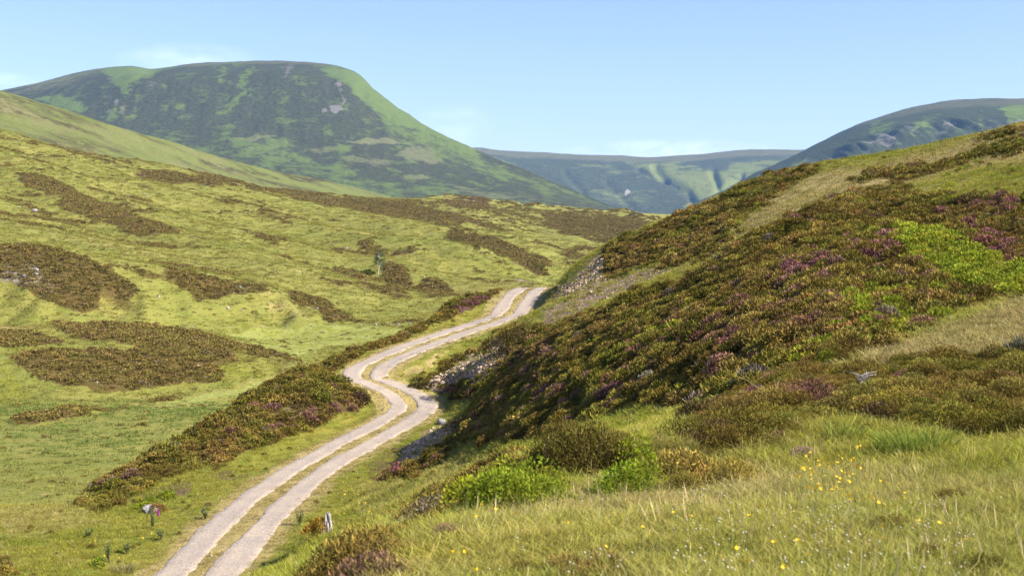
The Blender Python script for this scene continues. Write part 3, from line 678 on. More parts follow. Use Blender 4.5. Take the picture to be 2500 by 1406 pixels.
gul = fbm(M.X / 95 + M.Z / 300, M.Z / 420, 4, 91)
face = sstep(150, 330, M.Z) * sstep(0, .15, M.R - 40 - np.arange(M.R)[:, None] * 1.0) * sstep(20, 10, M.hid)
M.Z += face * (3.5 * (1 - np.abs(gul) * 3).clip(-1, 1) * sstep(620, 480, M.Z)) + 9 * fbm(M.X / 210, M.Y / 210, 5, 92)
M.Z += 10 * fbm(M.X / 150, M.Y / 90, 4, 93) * sstep(160, 60, M.Z)
M.settle()
wx = fbm(M.X / 130, M.Z / 90 + M.Y / 300, 4, 94); wy = fbm(M.X / 130 + 9, M.Z / 90 + M.Y / 300, 4, 95); fx = fbm(M.X / 34, M.Z / 40 + M.Y / 90, 3, 96)
U_ = M.U + wx * 24 + fx * 9; V_ = M.VE + wy * 15 + fx * 6
def soft(L, k):
    return [(p, v, s * k) for p, v, s in L]
mg = layer(soft([
    ([(1170, 365), (1000, 262), (900, 185), (850, 162), (770, 160), (790, 182), (850, 205), (890, 250), (960, 310), (1050, 350), (1150, 385)], .95, 8),
    ([(900, 230), (960, 280), (1080, 330), (1250, 410), (1420, 470), (1600, 535), (1450, 500), (1250, 450), (1050, 390), (950, 330)], .62, 20),
    ([(240, 165), (320, 160), (440, 165), (380, 180), (320, 210), (290, 250), (285, 290), (250, 300), (300, 230), (260, 190)], .9, 7),
    ([(80, 240), (150, 232), (210, 250), (210, 280), (120, 262)], .9, 8), ([(540, 160), (555, 160), (540, 215), (530, 210)], .7, 5), ([(610, 160), (620, 162), (600, 210), (560, 280), (545, 280), (580, 220)], .9, 5),
    ([(640, 170), (620, 200), (580, 240), (590, 215)], .6, 4), ([(430, 245), (455, 250), (460, 280), (440, 270)], .6, 5), ([(390, 200), (405, 200), (400, 240), (388, 230)], .6, 5),
    ([(270, 320), (420, 310), (480, 340), (560, 350), (700, 390), (850, 380), (900, 430), (1050, 430), (1250, 480), (1300, 510), (900, 500), (600, 420)], .5, 22),
    ([(530, 330), (680, 330), (720, 350), (760, 400), (700, 420), (600, 370)], .62, 12), ([(780, 300), (830, 310), (810, 340), (780, 330)], .6, 10), ([(810, 340), (870, 350), (850, 380), (810, 370)], .6, 8),
    ([(1000, 260), (1100, 320), (1050, 320), (960, 260)], .8, 8), ([(700, 330), (780, 420), (900, 470), (800, 470), (690, 420)], .5, 12), ([(340, 200), (310, 230), (290, 290), (310, 240)], .7, 5),
    ([(490, 180), (505, 180), (500, 220), (490, 210)], .45, 5), ([(550, 270), (580, 300), (540, 350), (520, 370), (545, 320)], .5, 6),
], 1.8), U_, V_)
mg = np.maximum(mg, .24 + .38 * fbm(M.X / 55 + M.Z / 200, M.Z / 170 + M.Y / 900, 4, 97) + .12 * sstep(260, 80, M.Z))
mp = layer([
    ([(545, 335), (640, 328), (680, 334), (600, 345)], .95, 4), ([(600, 355), (700, 350), (690, 362), (600, 366)], .9, 4), ([(835, 342), (900, 336), (1015, 346), (960, 355), (870, 352)], 1, 4),
    ([(960, 378), (1020, 355), (1060, 370), (1100, 395), (1000, 398)], .7, 6), ([(980, 425), (1030, 425), (1040, 438), (990, 440)], .8, 4), ([(620, 370), (700, 365), (740, 380), (640, 385)], .6, 6),
    ([(760, 365), (830, 355), (860, 365), (780, 378)], .6, 5), ([(800, 390), (920, 385), (1000, 400), (880, 405)], .5, 6), ([(1060, 440), (1300, 480), (1400, 490), (1200, 500)], .5, 10), ([(300, 245), (318, 250), (310, 285), (292, 275)], .6, 4),
    ([(0, 210), (250, 165), (250, 180), (60, 225)], .5, 6),
], U_, V_)
mr = layer([
    ([(805, 262), (828, 257), (836, 268), (815, 277), (806, 274)], 1, 2.5), ([(784, 267), (797, 264), (798, 276), (786, 278)], 1, 2), ([(815, 205), (832, 200), (842, 235), (846, 250), (836, 258), (836, 235)], .6, 3),
    ([(985, 256), (1040, 290), (1080, 320), (1060, 312), (1010, 282)], .8, 3), ([(272, 245), (288, 238), (290, 258), (276, 262)], .75, 4), ([(262, 262), (278, 265), (262, 285), (256, 280)], .5, 4), ([(360, 195), (380, 195), (375, 225), (362, 220)], .5, 4), ([(355, 240), (375, 245), (365, 262)], .55, 4),
    ([(245, 182), (262, 186), (285, 202), (262, 196)], .55, 4), ([(700, 158), (720, 158), (700, 190), (694, 190)], .6, 3), ([(655, 165), (668, 160), (640, 185)], .5, 3), ([(570, 298), (585, 300), (575, 306)], .8, 3), ([(490, 175), (500, 190), (492, 195)], .3, 3),
], M.U + wx * 8 + fx * 7, M.VE + wy * 7 + fx * 5) * .85
mb_ = .95 * sstep(9, 3, M.VE - np.interp(M.U, [c[0] for c in cr], [c[1] for c in cr])) * sstep(880, 840, M.U)
mb_ = np.maximum(mb_, .7 * sstep(12, 0, np.abs(M.VE - np.interp(M.U, [0, 240, 300], [235, 190, 200]))) * sstep(230, 150, M.U))
m_m = hill_material('mountain_turf', 1.5, [(.044, .045, .020), (.092, .122, .026), (.120, .118, .050), (.150, .135, .115), (.085, .082, .038)], 1.0)
mountain = obj('mountain', M.mesh('mountain', [m_m], {'ma': ('FLOAT_COLOR', f_(mg, mp, mr)), 'mb': ('FLOAT_COLOR', f_(mb_, mb_ * 0, mb_ * 0))}), kind='structure')

# --- far plateau closing the glen
c2 = [(700, 380, 8200), (1050, 366, 8200), (1170, 361, 8200), (1250, 370, 8200), (1330, 374, 8200), (1450, 379, 8200), (1540, 382, 8200), (1600, 383, 8200), (1700, 379, 8200), (1800, 369, 8200), (1880, 365, 8200), (1960, 366, 8200), (2100, 372, 8200), (2500, 380, 8200)]
N2 = loft(np.arange(760, 2500, 4.), [off(c2, lambda u, v, d: (600, 5200)), [(700, 530, 6000), (1400, 530, 6000), (1640, 540, 6000), (1800, 510, 6000), (2500, 530, 6000)],
    [(700, 450, 6700), (1200, 462, 6700), (1500, 480, 6700), (1650, 470, 6700), (1800, 460, 6700), (2500, 460, 6700)], [(700, 410, 7300), (1200, 400, 7300), (1500, 412, 7300), (1700, 410, 7300), (1900, 400, 7300), (2500, 410, 7300)],
    c2, off(c2, lambda u, v, d: (v + 15, d + 600)), off(c2, lambda u, v, d: (560, d + 1200))], 30, 0, 0, 0)
U_ = N2.U; V_ = N2.V
for pts, w, dep in (([(1600, 405), (1625, 430), (1680, 465), (1700, 500)], 9, 26), ([(1740, 415), (1752, 440), (1758, 470), (1740, 495)], 9, 28), ([(1560, 410), (1600, 425), (1625, 432)], 7, 25), ([(1810, 425), (1770, 450), (1755, 470)], 7, 25), ([(1230, 400), (1290, 440), (1330, 500)], 10, 22), ([(1380, 420), (1420, 460), (1450, 510)], 9, 14), ([(1480, 440), (1530, 490), (1560, 520)], 9, 12)):
    P_ = np.array(pts, float); best = np.full(U_.shape, 1e9)
    for (x0, y0), (x1, y1) in zip(P_[:-1], P_[1:]):
        t = np.clip(((U_ - x0) * (x1 - x0) + (V_ - y0) * (y1 - y0)) / ((x1 - x0) ** 2 + (y1 - y0) ** 2), 0, 1)
        best = np.minimum(best, np.hypot(U_ - x0 - t * (x1 - x0), V_ - y0 - t * (y1 - y0)))
    N2.Z -= dep * np.exp(-(best / w) ** 2)
N2.Z -= 3 * N2.Y / F
N2.Z += 14 * fbm(N2.X / 300, N2.Y / 300, 5, 101); N2.settle()
wx = fbm(N2.X / 260, N2.Z / 160 + N2.Y / 700, 4, 102); wy = fbm(N2.X / 260 + 7, N2.Z / 160 + N2.Y / 700, 4, 103)
U_ = N2.U + wx * 26; V_ = N2.VE + wy * 15
ng = layer([([(1180, 380), (1260, 395), (1330, 470), (1420, 500), (1300, 470), (1220, 420)], .65, 10), ([(1530, 400), (1640, 400), (1760, 420), (1900, 410), (1820, 440), (1760, 480), (1700, 500), (1640, 450)], .8, 14),
            ([(1640, 520), (1700, 490), (1760, 480), (1680, 530)], .8, 8), ([(1350, 400), (1500, 400), (1560, 430), (1450, 420)], .45, 12), ([(1400, 470), (1560, 460), (1640, 500), (1520, 500)], .45, 14), ([(1780, 400), (1950, 380), (1900, 430), (1780, 470)], .6, 12)], U_, V_)
nr = layer([([(1515, 455), (1535, 468), (1530, 480), (1515, 468)], .9, 3), ([(1600, 408), (1640, 440), (1625, 440)], .4, 4), ([(1735, 440), (1752, 465), (1745, 470)], .45, 4), ([(1545, 475), (1556, 490), (1548, 488)], .6, 3)], U_, V_)
nb = sstep(22, 8, N2.VE - np.interp(N2.U, [c[0] for c in c2], [c[1] for c in c2])) * .8
m_n = hill_material('plateau_turf', .8, [(.048, .055, .026), (.135, .150, .038), (.13, .13, .06), (.28, .26, .22), (.105, .100, .046)], .9)
plateau = obj('mountain', N2.mesh('mountain', [m_n], {'ma': ('FLOAT_COLOR', f_(ng, ng * 0 + .2, nr)), 'mb': ('FLOAT_COLOR', f_(nb, nb * 0, nb * 0))}), kind='structure')

# --- craggy mountain on the right
c3 = [(1400, 585, 4200), (1560, 556, 4300), (1640, 524, 4500), (1700, 494, 4650), (1780, 459, 4750), (1850, 419, 4850), (1950, 375, 4950), (2030, 332, 5050), (2100, 301, 5100), (2200, 270, 5150), (2300, 249, 5200), (2400, 241, 5200), (2500, 240, 5200), (2700, 246, 5200), (3000, 270, 5200)]
N3 = loft(np.arange(1420, 2980, 4.), [off(c3, lambda u, v, d: (640, 3300)), [(1400, 600, 3700), (1600, 568, 3700), (1800, 540, 3800), (2000, 490, 3800), (2500, 440, 3800), (3000, 450, 3800)],
    [(1400, 592, 4000), (1600, 555, 4050), (1800, 500, 4100), (1900, 455, 4150), (2000, 420, 4200), (2100, 385, 4250), (2300, 350, 4300), (2500, 335, 4300), (3000, 350, 4300)],
    [(1400, 588, 4100), (1600, 546, 4250), (1700, 504, 4400), (1800, 458, 4500), (1900, 408, 4550), (2000, 360, 4600), (2100, 318, 4650), (2200, 290, 4650), (2300, 273, 4650), (2450, 264, 4650), (2600, 264, 4650), (3000, 290, 4650)],
    c3, off(c3, lambda u, v, d: (v + 14, d + 600)), off(c3, lambda u, v, d: (600, d + 2500))], 34, 0, 0, 0)
N3.Z -= np.interp(N3.U, [1640, 1900, 2100, 2400], [0, 4, 8, 12]) * N3.Y / F
crag = sstep(.05, .5, fbm(N3.X / 120 + N3.Z / 190, N3.Z / 150, 5, 111)) 
c3v = np.interp(N3.U, [c[0] for c in c3], [c[1] for c in c3])
fmask = np.exp(-((N3.V - c3v - 62) / 26) ** 2) * sstep(1880, 2080, N3.U) * sstep(34 * 3.6, 34 * 2.9, np.arange(N3.R)[:, None])
N3.Z += fmask * (30 * (1 - 3.2 * np.abs(fbm((N3.X + N3.Z * 1.1) / 230 + .5 * fbm(N3.X / 300, N3.Z / 200, 2, 117), N3.Z / 300, 4, 112))).clip(-.6, 1) + 12 * (1 - 3 * np.abs(fbm((N3.X + N3.Z * .5) / 60, N3.Z / 160, 3, 116))).clip(-.7, 1))
N3.Z += 8 * fbm(N3.X / 180, N3.Y / 180, 5, 113); N3.settle()
wx = fbm(N3.X / 130, N3.Z / 110 + N3.Y / 300, 4, 114); wy = fbm(N3.X / 130 + 7, N3.Z / 110 + N3.Y / 300, 4, 115)
U_ = N3.U + wx * 22; V_ = N3.VE + wy * 15
kg = layer([([(2440, 262), (2560, 255), (2560, 300), (2470, 295)], .95, 8), ([(2120, 300), (2200, 290), (2180, 320), (2120, 340)], .5, 10), ([(1940, 390), (1990, 370), (1960, 420), (1900, 440)], .55, 10), ([(2230, 290), (2290, 280), (2270, 330), (2220, 340)], .5, 10), ([(2320, 300), (2420, 290), (2400, 320), (2330, 330)], .5, 10)], U_, V_)
kr = np.clip(fmask * (.25 + .8 * wx), 0, .5)
kb = .75 * sstep(16, 4, N3.VE - np.interp(N3.U, [c[0] for c in c3], [c[1] for c in c3]) - np.interp(N3.U, [2000, 2200, 2500], [-10, 6, 12])) * .95 * sstep(2000, 2120, N3.U)
m_k = hill_material('crag_turf', 1.3, [(.042, .050, .024), (.105, .140, .028), (.1, .1, .05), (.15, .135, .12), (.085, .082, .042)], 1.1)
crags = obj('mountain', N3.mesh('mountain', [m_k], {'ma': ('FLOAT_COLOR', f_(kg, kg * 0 + .1, kr)), 'mb': ('FLOAT_COLOR', f_(kb, kb * 0, kb * 0))}), kind='structure')

# a broad floor far below everything, out to the horizon
vs = [(x, y, -32.) for y in (-400, 9000) for x in (-6000, 6000)]
floor_ = obj('terrain', mk_mesh('terrain', vs, [(0, 1, 3, 2)], None, [simple_mat('distant_moor', (.08, .09, .03), .95, .3, .01)]), kind='structure')
# ================================================================= GROUND COVER (grass, heather, bilberry, scree: nobody could count it)
def blade_tuft(nb, rad, h0, h1, wid, lean, rs, seeds=0.):
    V, Q, T, Hh, Rr = [], [], [], [], []
    for i in range(nb):
        a = rs.rand() * 6.283; r = rad * math.sqrt(rs.rand()); h = h0 + (h1 - h0) * rs.rand()
        la = a + rs.randn() * 1.2; ln = lean * (0.25 + rs.rand()) * h; w = wid * (.6 + .8 * rs.rand())
        b = np.array([r * math.cos(a), r * math.sin(a), -.02]); d = np.array([math.cos(la), math.sin(la), 0]); fa = rs.rand() * 6.283
        s = np.array([math.cos(fa), math.sin(fa), 0]); rr = rs.rand(); k = len(V)
        for t, ww in ((0, .7), (.5, 1.), (.82, .6), (1, 0)):
            p = b + d * ln * t * t + np.array([0, 0, h * (t - .25 * lean * t * t)])
            if ww: V += [p - s * w * ww / 2, p + s * w * ww / 2]; Hh += [t, t]; Rr += [rr, rr]
            else: V.append(p); Hh.append(t); Rr.append(rr)
        Q += [(k, k + 1, k + 3, k + 2), (k + 2, k + 3, k + 5, k + 4)]; T.append((k + 4, k + 5, k + 6))
        if rs.rand() < seeds:      # a seed head on a thin stalk
            k = len(V); tip = b + d * ln + np.array([0, 0, h * 1.15]); ax = np.array([d[0] * .3, d[1] * .3, .9]); L_ = .06; w2 = .004
            V += [b - s * .0015, b + s * .0015, tip + s * .0015, tip - s * .0015, tip - s * w2 * .5 + ax * L_ * .4, tip + s * w2 * .5 + ax * L_ * .4, tip + ax * L_]
            Hh += [.6, .6, .9, .9, 1.25, 1.25, 1.25]; Rr += [.9] * 7
            Q += [(k, k + 1, k + 2, k + 3), (k + 3, k + 2, k + 5, k + 4)]; T.append((k + 4, k + 5, k + 6))
    return V, Q, T, Hh, Rr

def sprig_dome(ns, R_, H_, ln, wid, rs, flat=.0, up=.5, core=.45, leafy=False):
    V, Q, Hh, Rr = [], [], [], []
    for i in range(ns):
        th = rs.rand() * 6.283; cz = rs.rand() ** .8; sr = math.sqrt(max(0, 1 - cz * cz)); q = core + (1 - core) * rs.rand() ** .5
        q *= 1 + .22 * math.sin(3 * th + ns) * (1 - cz)
        dr = np.array([sr * math.cos(th), sr * math.sin(th), cz])
        p = dr * np.array([R_, R_, H_]) * q
        ax = dr * .55 + np.array([0, 0, up]) + rs.randn(3) * .55; ax /= np.linalg.norm(ax)
        s = np.cross(ax, rs.randn(3)); s /= np.linalg.norm(s)
        L_ = ln * (.6 + .8 * rs.rand()); w = wid * (.6 + .8 * rs.rand()); k = len(V); rr = rs.rand()
        hb = (q - core) / (1 - core)
        if leafy:
            V += [p, p + ax * L_ * .5 + s * w, p + ax * L_, p + ax * L_ * .5 - s * w]
            hv = [hb] * 4
        else:
            V += [p - ax * L_ * .45, p + s * w * .5, p + ax * L_ * .55, p - s * w * .5]
            hv = [hb * .5, hb * .8, hb * .6 + .5, hb * .8]
        Hh += hv; Rr += [rr] * 4; Q.append((k, k + 1, k + 2, k + 3))
    return V, Q, None, Hh, Rr

def proto(name, data, m, smooth=False):
    V, Q, T, Hh, Rr = data
    me = mk_mesh(name, V, Q, T, [m], smooth, {'h': ('FLOAT', Hh), 'r': ('FLOAT', Rr)})
    return bpy.data.objects.new(name, me)          # shape shared by the cover; not placed itself

def foliage_mat(name, trans=.35, inst=True, var=.55):
    m, n = mat(name); ty = 'INSTANCER' if inst else 'OBJECT'
    a = n.attr('tint', ty); b = n.attr('tip', ty); h = n.attr('h'); r = n.attr('r')
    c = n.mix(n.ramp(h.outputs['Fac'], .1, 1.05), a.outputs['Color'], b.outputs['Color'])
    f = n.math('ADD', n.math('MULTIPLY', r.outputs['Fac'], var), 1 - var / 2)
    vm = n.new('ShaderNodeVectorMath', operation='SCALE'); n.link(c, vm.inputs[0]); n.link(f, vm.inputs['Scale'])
    df = n.new('ShaderNodeBsdfDiffuse'); n.link(vm.outputs[0], df.inputs[0])
    tr = n.new('ShaderNodeBsdfTranslucent'); n.link(vm.outputs[0], tr.inputs[0])
    mx = n.new('ShaderNodeMixShader'); mx.inputs[0].default_value = trans
    n.link(df.outputs[0], mx.inputs[1]); n.link(tr.outputs[0], mx.inputs[2])
    n.link(mx.outputs[0], n.new('ShaderNodeOutputMaterial').inputs[0])
    return m

def scatter(name, parts, label=None):
    """parts: list of (points, scale, tint, tip, protos, tilt); one object holding all the places, shapes copied onto them"""
    P_, S_, T1, T2, I_, Rt, allp = [], [], [], [], [], [], []
    for pts, scl, tint, tip, protos, tilt in parts:
        k0 = len(allp); allp += protos; nn = len(pts)
        if not nn: continue
        P_.append(pts); S_.append(scl); T1.append(tint); T2.append(tip); I_.append(k0 + RS.randint(0, len(protos), nn))
        Rt.append(np.c_[RS.randn(nn, 2) * tilt, RS.rand(nn) * 6.283])
    P_ = np.concatenate(P_); I_ = np.concatenate(I_)
    S_ = np.concatenate(S_); S_ = S_ if S_.ndim == 2 else np.repeat(S_[:, None], 3, 1)
    me = mk_mesh(name, P_, None, None, [], False, {'scl': ('FLOAT_VECTOR', S_), 'tint': ('FLOAT_COLOR', np.concatenate(T1)), 'tip': ('FLOAT_COLOR', np.concatenate(T2)), 'pid': ('INT', I_), 'rot': ('FLOAT_VECTOR', np.concatenate(Rt))})
    o = obj(name, me, kind='stuff')
    ng = bpy.data.node_groups.new(name, 'GeometryNodeTree')
    ng.interface.new_socket('Geometry', in_out='INPUT', socket_type='NodeSocketGeometry'); ng.interface.new_socket('Geometry', in_out='OUTPUT', socket_type='NodeSocketGeometry')
    gi = ng.nodes.new('NodeGroupInput'); go = ng.nodes.new('NodeGroupOutput')
    def na(nm, ty):
        x = ng.nodes.new('GeometryNodeInputNamedAttribute'); x.data_type = ty; x.inputs[0].default_value = nm; return x.outputs[0]
    src = gi.outputs[0]; last = None
    jo = ng.nodes.new('GeometryNodeJoinGeometry'); pid = na('pid', 'INT')
    for k, p in enumerate(allp):
        oi = ng.nodes.new('GeometryNodeObjectInfo'); oi.inputs[0].default_value = p; oi.transform_space = 'ORIGINAL'; oi.inputs['As Instance'].default_value = True
        eq = ng.nodes.new('FunctionNodeCompare'); eq.data_type = 'INT'; eq.operation = 'EQUAL'; ng.links.new(pid, eq.inputs[2]); eq.inputs[3].default_value = k
        ip = ng.nodes.new('GeometryNodeInstanceOnPoints'); ng.links.new(src, ip.inputs['Points']); ng.links.new(oi.outputs['Geometry'], ip.inputs['Instance'])
        ng.links.new(eq.outputs[0], ip.inputs['Selection']); ng.links.new(na('rot', 'FLOAT_VECTOR'), ip.inputs['Rotation']); ng.links.new(na('scl', 'FLOAT_VECTOR'), ip.inputs['Scale'])
        ng.links.new(ip.outputs[0], jo.inputs[0])
    ng.links.new(jo.outputs[0], go.inputs[0])
    md = o.modifiers.new('cover', 'NODES'); md.node_group = ng
    if label: o['label'] = label[0]; o['category'] = label[1]
    print(name, len(P_))
    return o

rs = np.random.RandomState(11)
m_leaf = foliage_mat('grass_blades', .30); m_hea = foliage_mat('heather_sprigs', .12, var=.8); m_bil = foliage_mat('bilberry_leaves', .40, var=.5)
def lerp(a, b, t): return np.asarray(a)[None] * (1 - t[:, None]) + np.asarray(b)[None] * t[:, None]
def jitter(c, s): return np.clip(c * np.exp(rs.randn(len(c), 1) * s) * np.exp(rs.randn(len(c), 3) * s * .3), 0, 1)

GF = [proto('grass_tuft', blade_tuft(64, .14, .03, .13, .0032, 1.0, rs, .008), m_leaf) for _ in range(5)]
GM = [proto('grass_tuft', blade_tuft(44, .22, .04, .16, .0075, 1.0, rs), m_leaf) for _ in range(5)]
GX = [proto('grass_tuft', blade_tuft(30, .36, .06, .20, .024, 1.0, rs), m_leaf) for _ in range(5)]
GW = [proto('grass_tussock', blade_tuft(54, .8, .08, .27, .045, 1.0, rs), m_leaf) for _ in range(4)]
HN = [proto('heather_clump', sprig_dome(2000, .28, .26, .036, .0065, rs), m_hea) for _ in range(4)]
HM = [proto('heather_clump', sprig_dome(520, .34, .34, .095, .022, rs), m_hea) for _ in range(5)]
HX = [proto('heather_clump', sprig_dome(230, .44, .38, .14, .044, rs), m_hea) for _ in range(5)]
HW = [proto('heather_clump', sprig_dome(80, .66, .36, .24, .11, rs), m_hea) for _ in range(4)]
BN = [proto('bilberry_clump', sprig_dome(420, .28, .32, .038, .012, rs, leafy=True), m_bil) for _ in range(3)]
BM = [proto('bilberry_clump', sprig_dome(180, .36, .30, .09, .030, rs, leafy=True), m_bil) for _ in range(4)]

inlane = ((np.abs(np.abs(tside) - 1.03) < .64 + .15 * fx[:1, :1]) & (tdist < 2.4)) * 1.
strip = (tdist < 1.9) & (inlane == 0)
notlane = 1 - inlane
RS_ = np.clip(R, 0, 1)

def grass_cols(n, s, x, y, lush):
    """tint (foot) and tip colours of grass at places with straw share s"""
    nz = np.clip(.5 + .8 * fbm(x / 7, y / 7, 3, 121) + .5 * fbm(x / 1.2, y / 1.2, 2, 122), 0, 1)
    base = lerp((.155, .165, .020), (.225, .200, .030), nz); tip = lerp((.235, .270, .030), (.400, .355, .065), nz)
    s2 = np.clip(s * 1.25 + .2 * rs.randn(n) * (s > .05), 0, 1)
    base = base * (1 - .6 * s2[:, None]) + np.array((.24, .20, .06)) * .6 * s2[:, None]
    tip = tip * (1 - s2[:, None]) + lerp((.42, .36, .13), (.40, .28, .14), rs.rand(n)) * s2[:, None]
    dry = (rs.rand(n) < .12)[:, None]
    tip = np.where(dry, np.array((.42, .34, .14)), tip)
    return jitter(base, .16), jitter(tip, .18)

def grass_part(d0, d1, dens, protos, smin, smax, hid=60):
    ok = (G.Y >= d0) & (G.Y < d1)
    dn = ok * (1 - .72 * clH) * (1 - .75 * RS_) * (1 - .2 * sstep(.35, .7, L)) * notlane * dens * np.where(strip, .9, 1)
    p, i, j = G.sample(dn, rs, hid=hid)
    n_ = len(p); sc = smin + (smax - smin) * rs.rand(n_)
    shr = np.clip((tdist[i, j] - 1.4) / 3.5, 0, 1) * .62 + .38
    shr = shr * (1 + .5 * np.clip(fbm(p[:, 0] / 2.5, p[:, 1] / 2.5, 2, 131), -.5, 1))
    t1, t2 = grass_cols(n_, np.maximum(S[i, j], .5 * B2[i, j]), p[:, 0], p[:, 1], 0)
    st_ = strip[i, j]
    t2[st_] = jitter(np.repeat([(.26, .19, .075)], st_.sum(), 0), .25)
    return p, np.c_[sc, sc, sc * shr], t1, t2, protos, .12
B2 = np.clip(H, 0, 1) * (1 - clH)
GS = [proto('grass_stalks', blade_tuft(7, .16, .02, .05, .002, .6, np.random.RandomState(60 + k), 1.), m_leaf) for k in range(3)]
for g_ in GS:      # taller, thin flowering stalks
    co = np.empty(len(g_.data.vertices) * 3, np.float32); g_.data.vertices.foreach_get('co', co); co = co.reshape(-1, 3); co[:, 2] *= 1.5; g_.data.vertices.foreach_set('co', co.ravel())
def stalk_part(d0, d1, dens):
    ok = (G.Y >= d0) & (G.Y < d1)
    p, i, j = G.sample(ok * (1 - .6 * clH) * notlane * (tdist > 1.8) * dens * sstep(-.25, .5, fbm(G.X / 2.2, G.Y / 2.2, 3, 133)), rs)
    n_ = len(p); sc = .8 + .9 * rs.rand(n_); t = jitter(lerp((.36, .30, .12), (.52, .40, .22), rs.rand(n_)), .15)
    return p, np.c_[sc * 1.1, sc * 1.1, sc], t, t, GS, .15
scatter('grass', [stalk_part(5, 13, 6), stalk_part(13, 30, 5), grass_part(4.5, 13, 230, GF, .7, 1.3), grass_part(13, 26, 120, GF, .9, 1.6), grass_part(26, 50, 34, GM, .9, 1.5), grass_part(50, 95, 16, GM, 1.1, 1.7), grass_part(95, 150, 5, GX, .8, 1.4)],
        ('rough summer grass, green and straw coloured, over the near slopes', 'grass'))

def heather_cols(n, p, pur, lim):
    x, y = p[:, 0], p[:, 1]
    nz = np.clip(.5 + .9 * fbm(x / 2.6, y / 2.6, 3, 141), 0, 1); q = rs.rand(n)
    base = lerp((.036, .029, .008), (.058, .040, .012), nz)  # dark woody feet, darkened further to paint shade into the gaps
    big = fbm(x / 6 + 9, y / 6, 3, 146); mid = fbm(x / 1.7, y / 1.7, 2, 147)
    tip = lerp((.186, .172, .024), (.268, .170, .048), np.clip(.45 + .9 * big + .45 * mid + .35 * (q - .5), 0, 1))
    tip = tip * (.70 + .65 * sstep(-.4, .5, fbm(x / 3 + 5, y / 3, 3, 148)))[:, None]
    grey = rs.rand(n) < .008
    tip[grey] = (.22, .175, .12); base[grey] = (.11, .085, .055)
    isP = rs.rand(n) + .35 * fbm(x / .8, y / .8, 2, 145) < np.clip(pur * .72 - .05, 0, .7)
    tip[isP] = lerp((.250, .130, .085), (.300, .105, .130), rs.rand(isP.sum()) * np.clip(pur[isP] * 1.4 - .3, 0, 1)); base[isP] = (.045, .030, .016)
    return jitter(base, .2), jitter(tip, .2)
def heather_part(d0, d1, dens, protos, smin, smax, hid=60):
    ok = (G.Y >= d0) & (G.Y < d1)
    p, i, j = G.sample(ok * np.maximum(clH, .035 * (1 - S)) * (1 - .8 * RS_) * (1 - .6 * sstep(.4, .8, L)) * (tdist > 2.2) * dens, rs, hid=hid)
    n_ = len(p); sc = smin + (smax - smin) * rs.rand(n_) ** 1.5
    sc *= .55 + .6 * clH[i, j] * (1 + 1.1 * np.clip(fbm(p[:, 0] / 1.1, p[:, 1] / 1.1, 2, 143) + .5 * perlin(p[:, 0] / .45, p[:, 1] / .45, 144), -.7, .9))
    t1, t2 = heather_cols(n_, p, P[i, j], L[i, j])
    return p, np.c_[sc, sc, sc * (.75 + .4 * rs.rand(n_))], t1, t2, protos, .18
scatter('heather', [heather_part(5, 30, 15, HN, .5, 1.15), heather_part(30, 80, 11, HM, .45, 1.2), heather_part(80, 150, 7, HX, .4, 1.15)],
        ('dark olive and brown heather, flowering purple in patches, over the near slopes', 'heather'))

def bil_part(d0, d1, dens, protos, smin, smax):
    ok = (G.Y >= d0) & (G.Y < d1)
    p, i, j = G.sample(ok * sstep(.3, .85, L + .55 * fbm(G.X / 1.2, G.Y / 1.2, 3, 151) + .3 * fbm(G.X / 4, G.Y / 4, 3, 152)) * (tdist > 2.5) * dens, rs)
    n_ = len(p); sc = smin + (smax - smin) * rs.rand(n_)
    return p, sc, jitter(np.repeat([(.13, .155, .014)], n_, 0), .2), jitter(lerp((.185, .225, .018), (.31, .31, .034), rs.rand(n_)), .2), protos, .2
scatter('bilberry', [bil_part(5, 30, 13, BN, .6, 1.1), bil_part(30, 140, 6, BM, .6, 1.2)], ('bright lime green bilberry growing in patches among the heather', 'bilberry'))

# --- the valley side
def tuss():
    dn = (W.Y > 66) * (W.Y < 980) * (1 - .55 * clV) * 1.05 * np.minimum(1, (170 / W.Y)) ** 1.15
    p, i, j = W.sample(dn, rs, hid=30)
    n_ = len(p); sc = .5 + .8 * rs.rand(n_) ** 1.6; sc *= np.clip(.45 + W.Y[i, j] / 300, .5, 2.2)
    nz = np.clip(.5 + .9 * fbm(p[:, 0] / 30, p[:, 1] / 30, 3, 161) + .4 * fbm(p[:, 0] / 5, p[:, 1] / 5, 2, 162), 0, 1)
    lm = np.clip(VL[i, j] * .9 + .2 * rs.randn(n_), 0, 1)[:, None]; s2 = np.clip(VS[i, j] * 1.3 + .2 * rs.randn(n_), 0, 1)[:, None]
    base = lerp((.172, .180, .030), (.238, .208, .042), nz); tip = lerp((.240, .254, .046), (.380, .322, .086), nz)
    tip = tip * (1 - lm) + np.array((.265, .275, .036)) * lm; tip = tip * (1 - s2 * .7) + np.array((.27, .23, .09)) * s2 * .7
    br = rs.rand(n_) < .05 + .12 * sstep(-.1, .5, fbm(p[:, 0] / 14, p[:, 1] / 30, 3, 163))
    tip[br] = lerp((.17, .125, .045), (.30, .215, .085), rs.rand(br.sum())); base[br] = (.11, .085, .03)
    pf = VF[i, j][:, None]; tip = tip * (1 - pf) + np.array((.290, .320, .080)) * pf; sc = sc * (1 - .6 * pf[:, 0])
    fl = (sstep(1205, 1090, W.VE[i, j]) * sstep(940, 1010, W.VE[i, j]))[:, None]       # bracken on the flats
    tip = tip * (1 - fl) + np.array((.150, .195, .045)) * fl; base = base * (1 - fl) + np.array((.115, .145, .030)) * fl
    return p, sc, jitter(base, .16), jitter(tip, .2), GW, .15
scatter('grass', [tuss()], ('tussocky green grass and bracken over the valley floor and hillside', 'grass'))
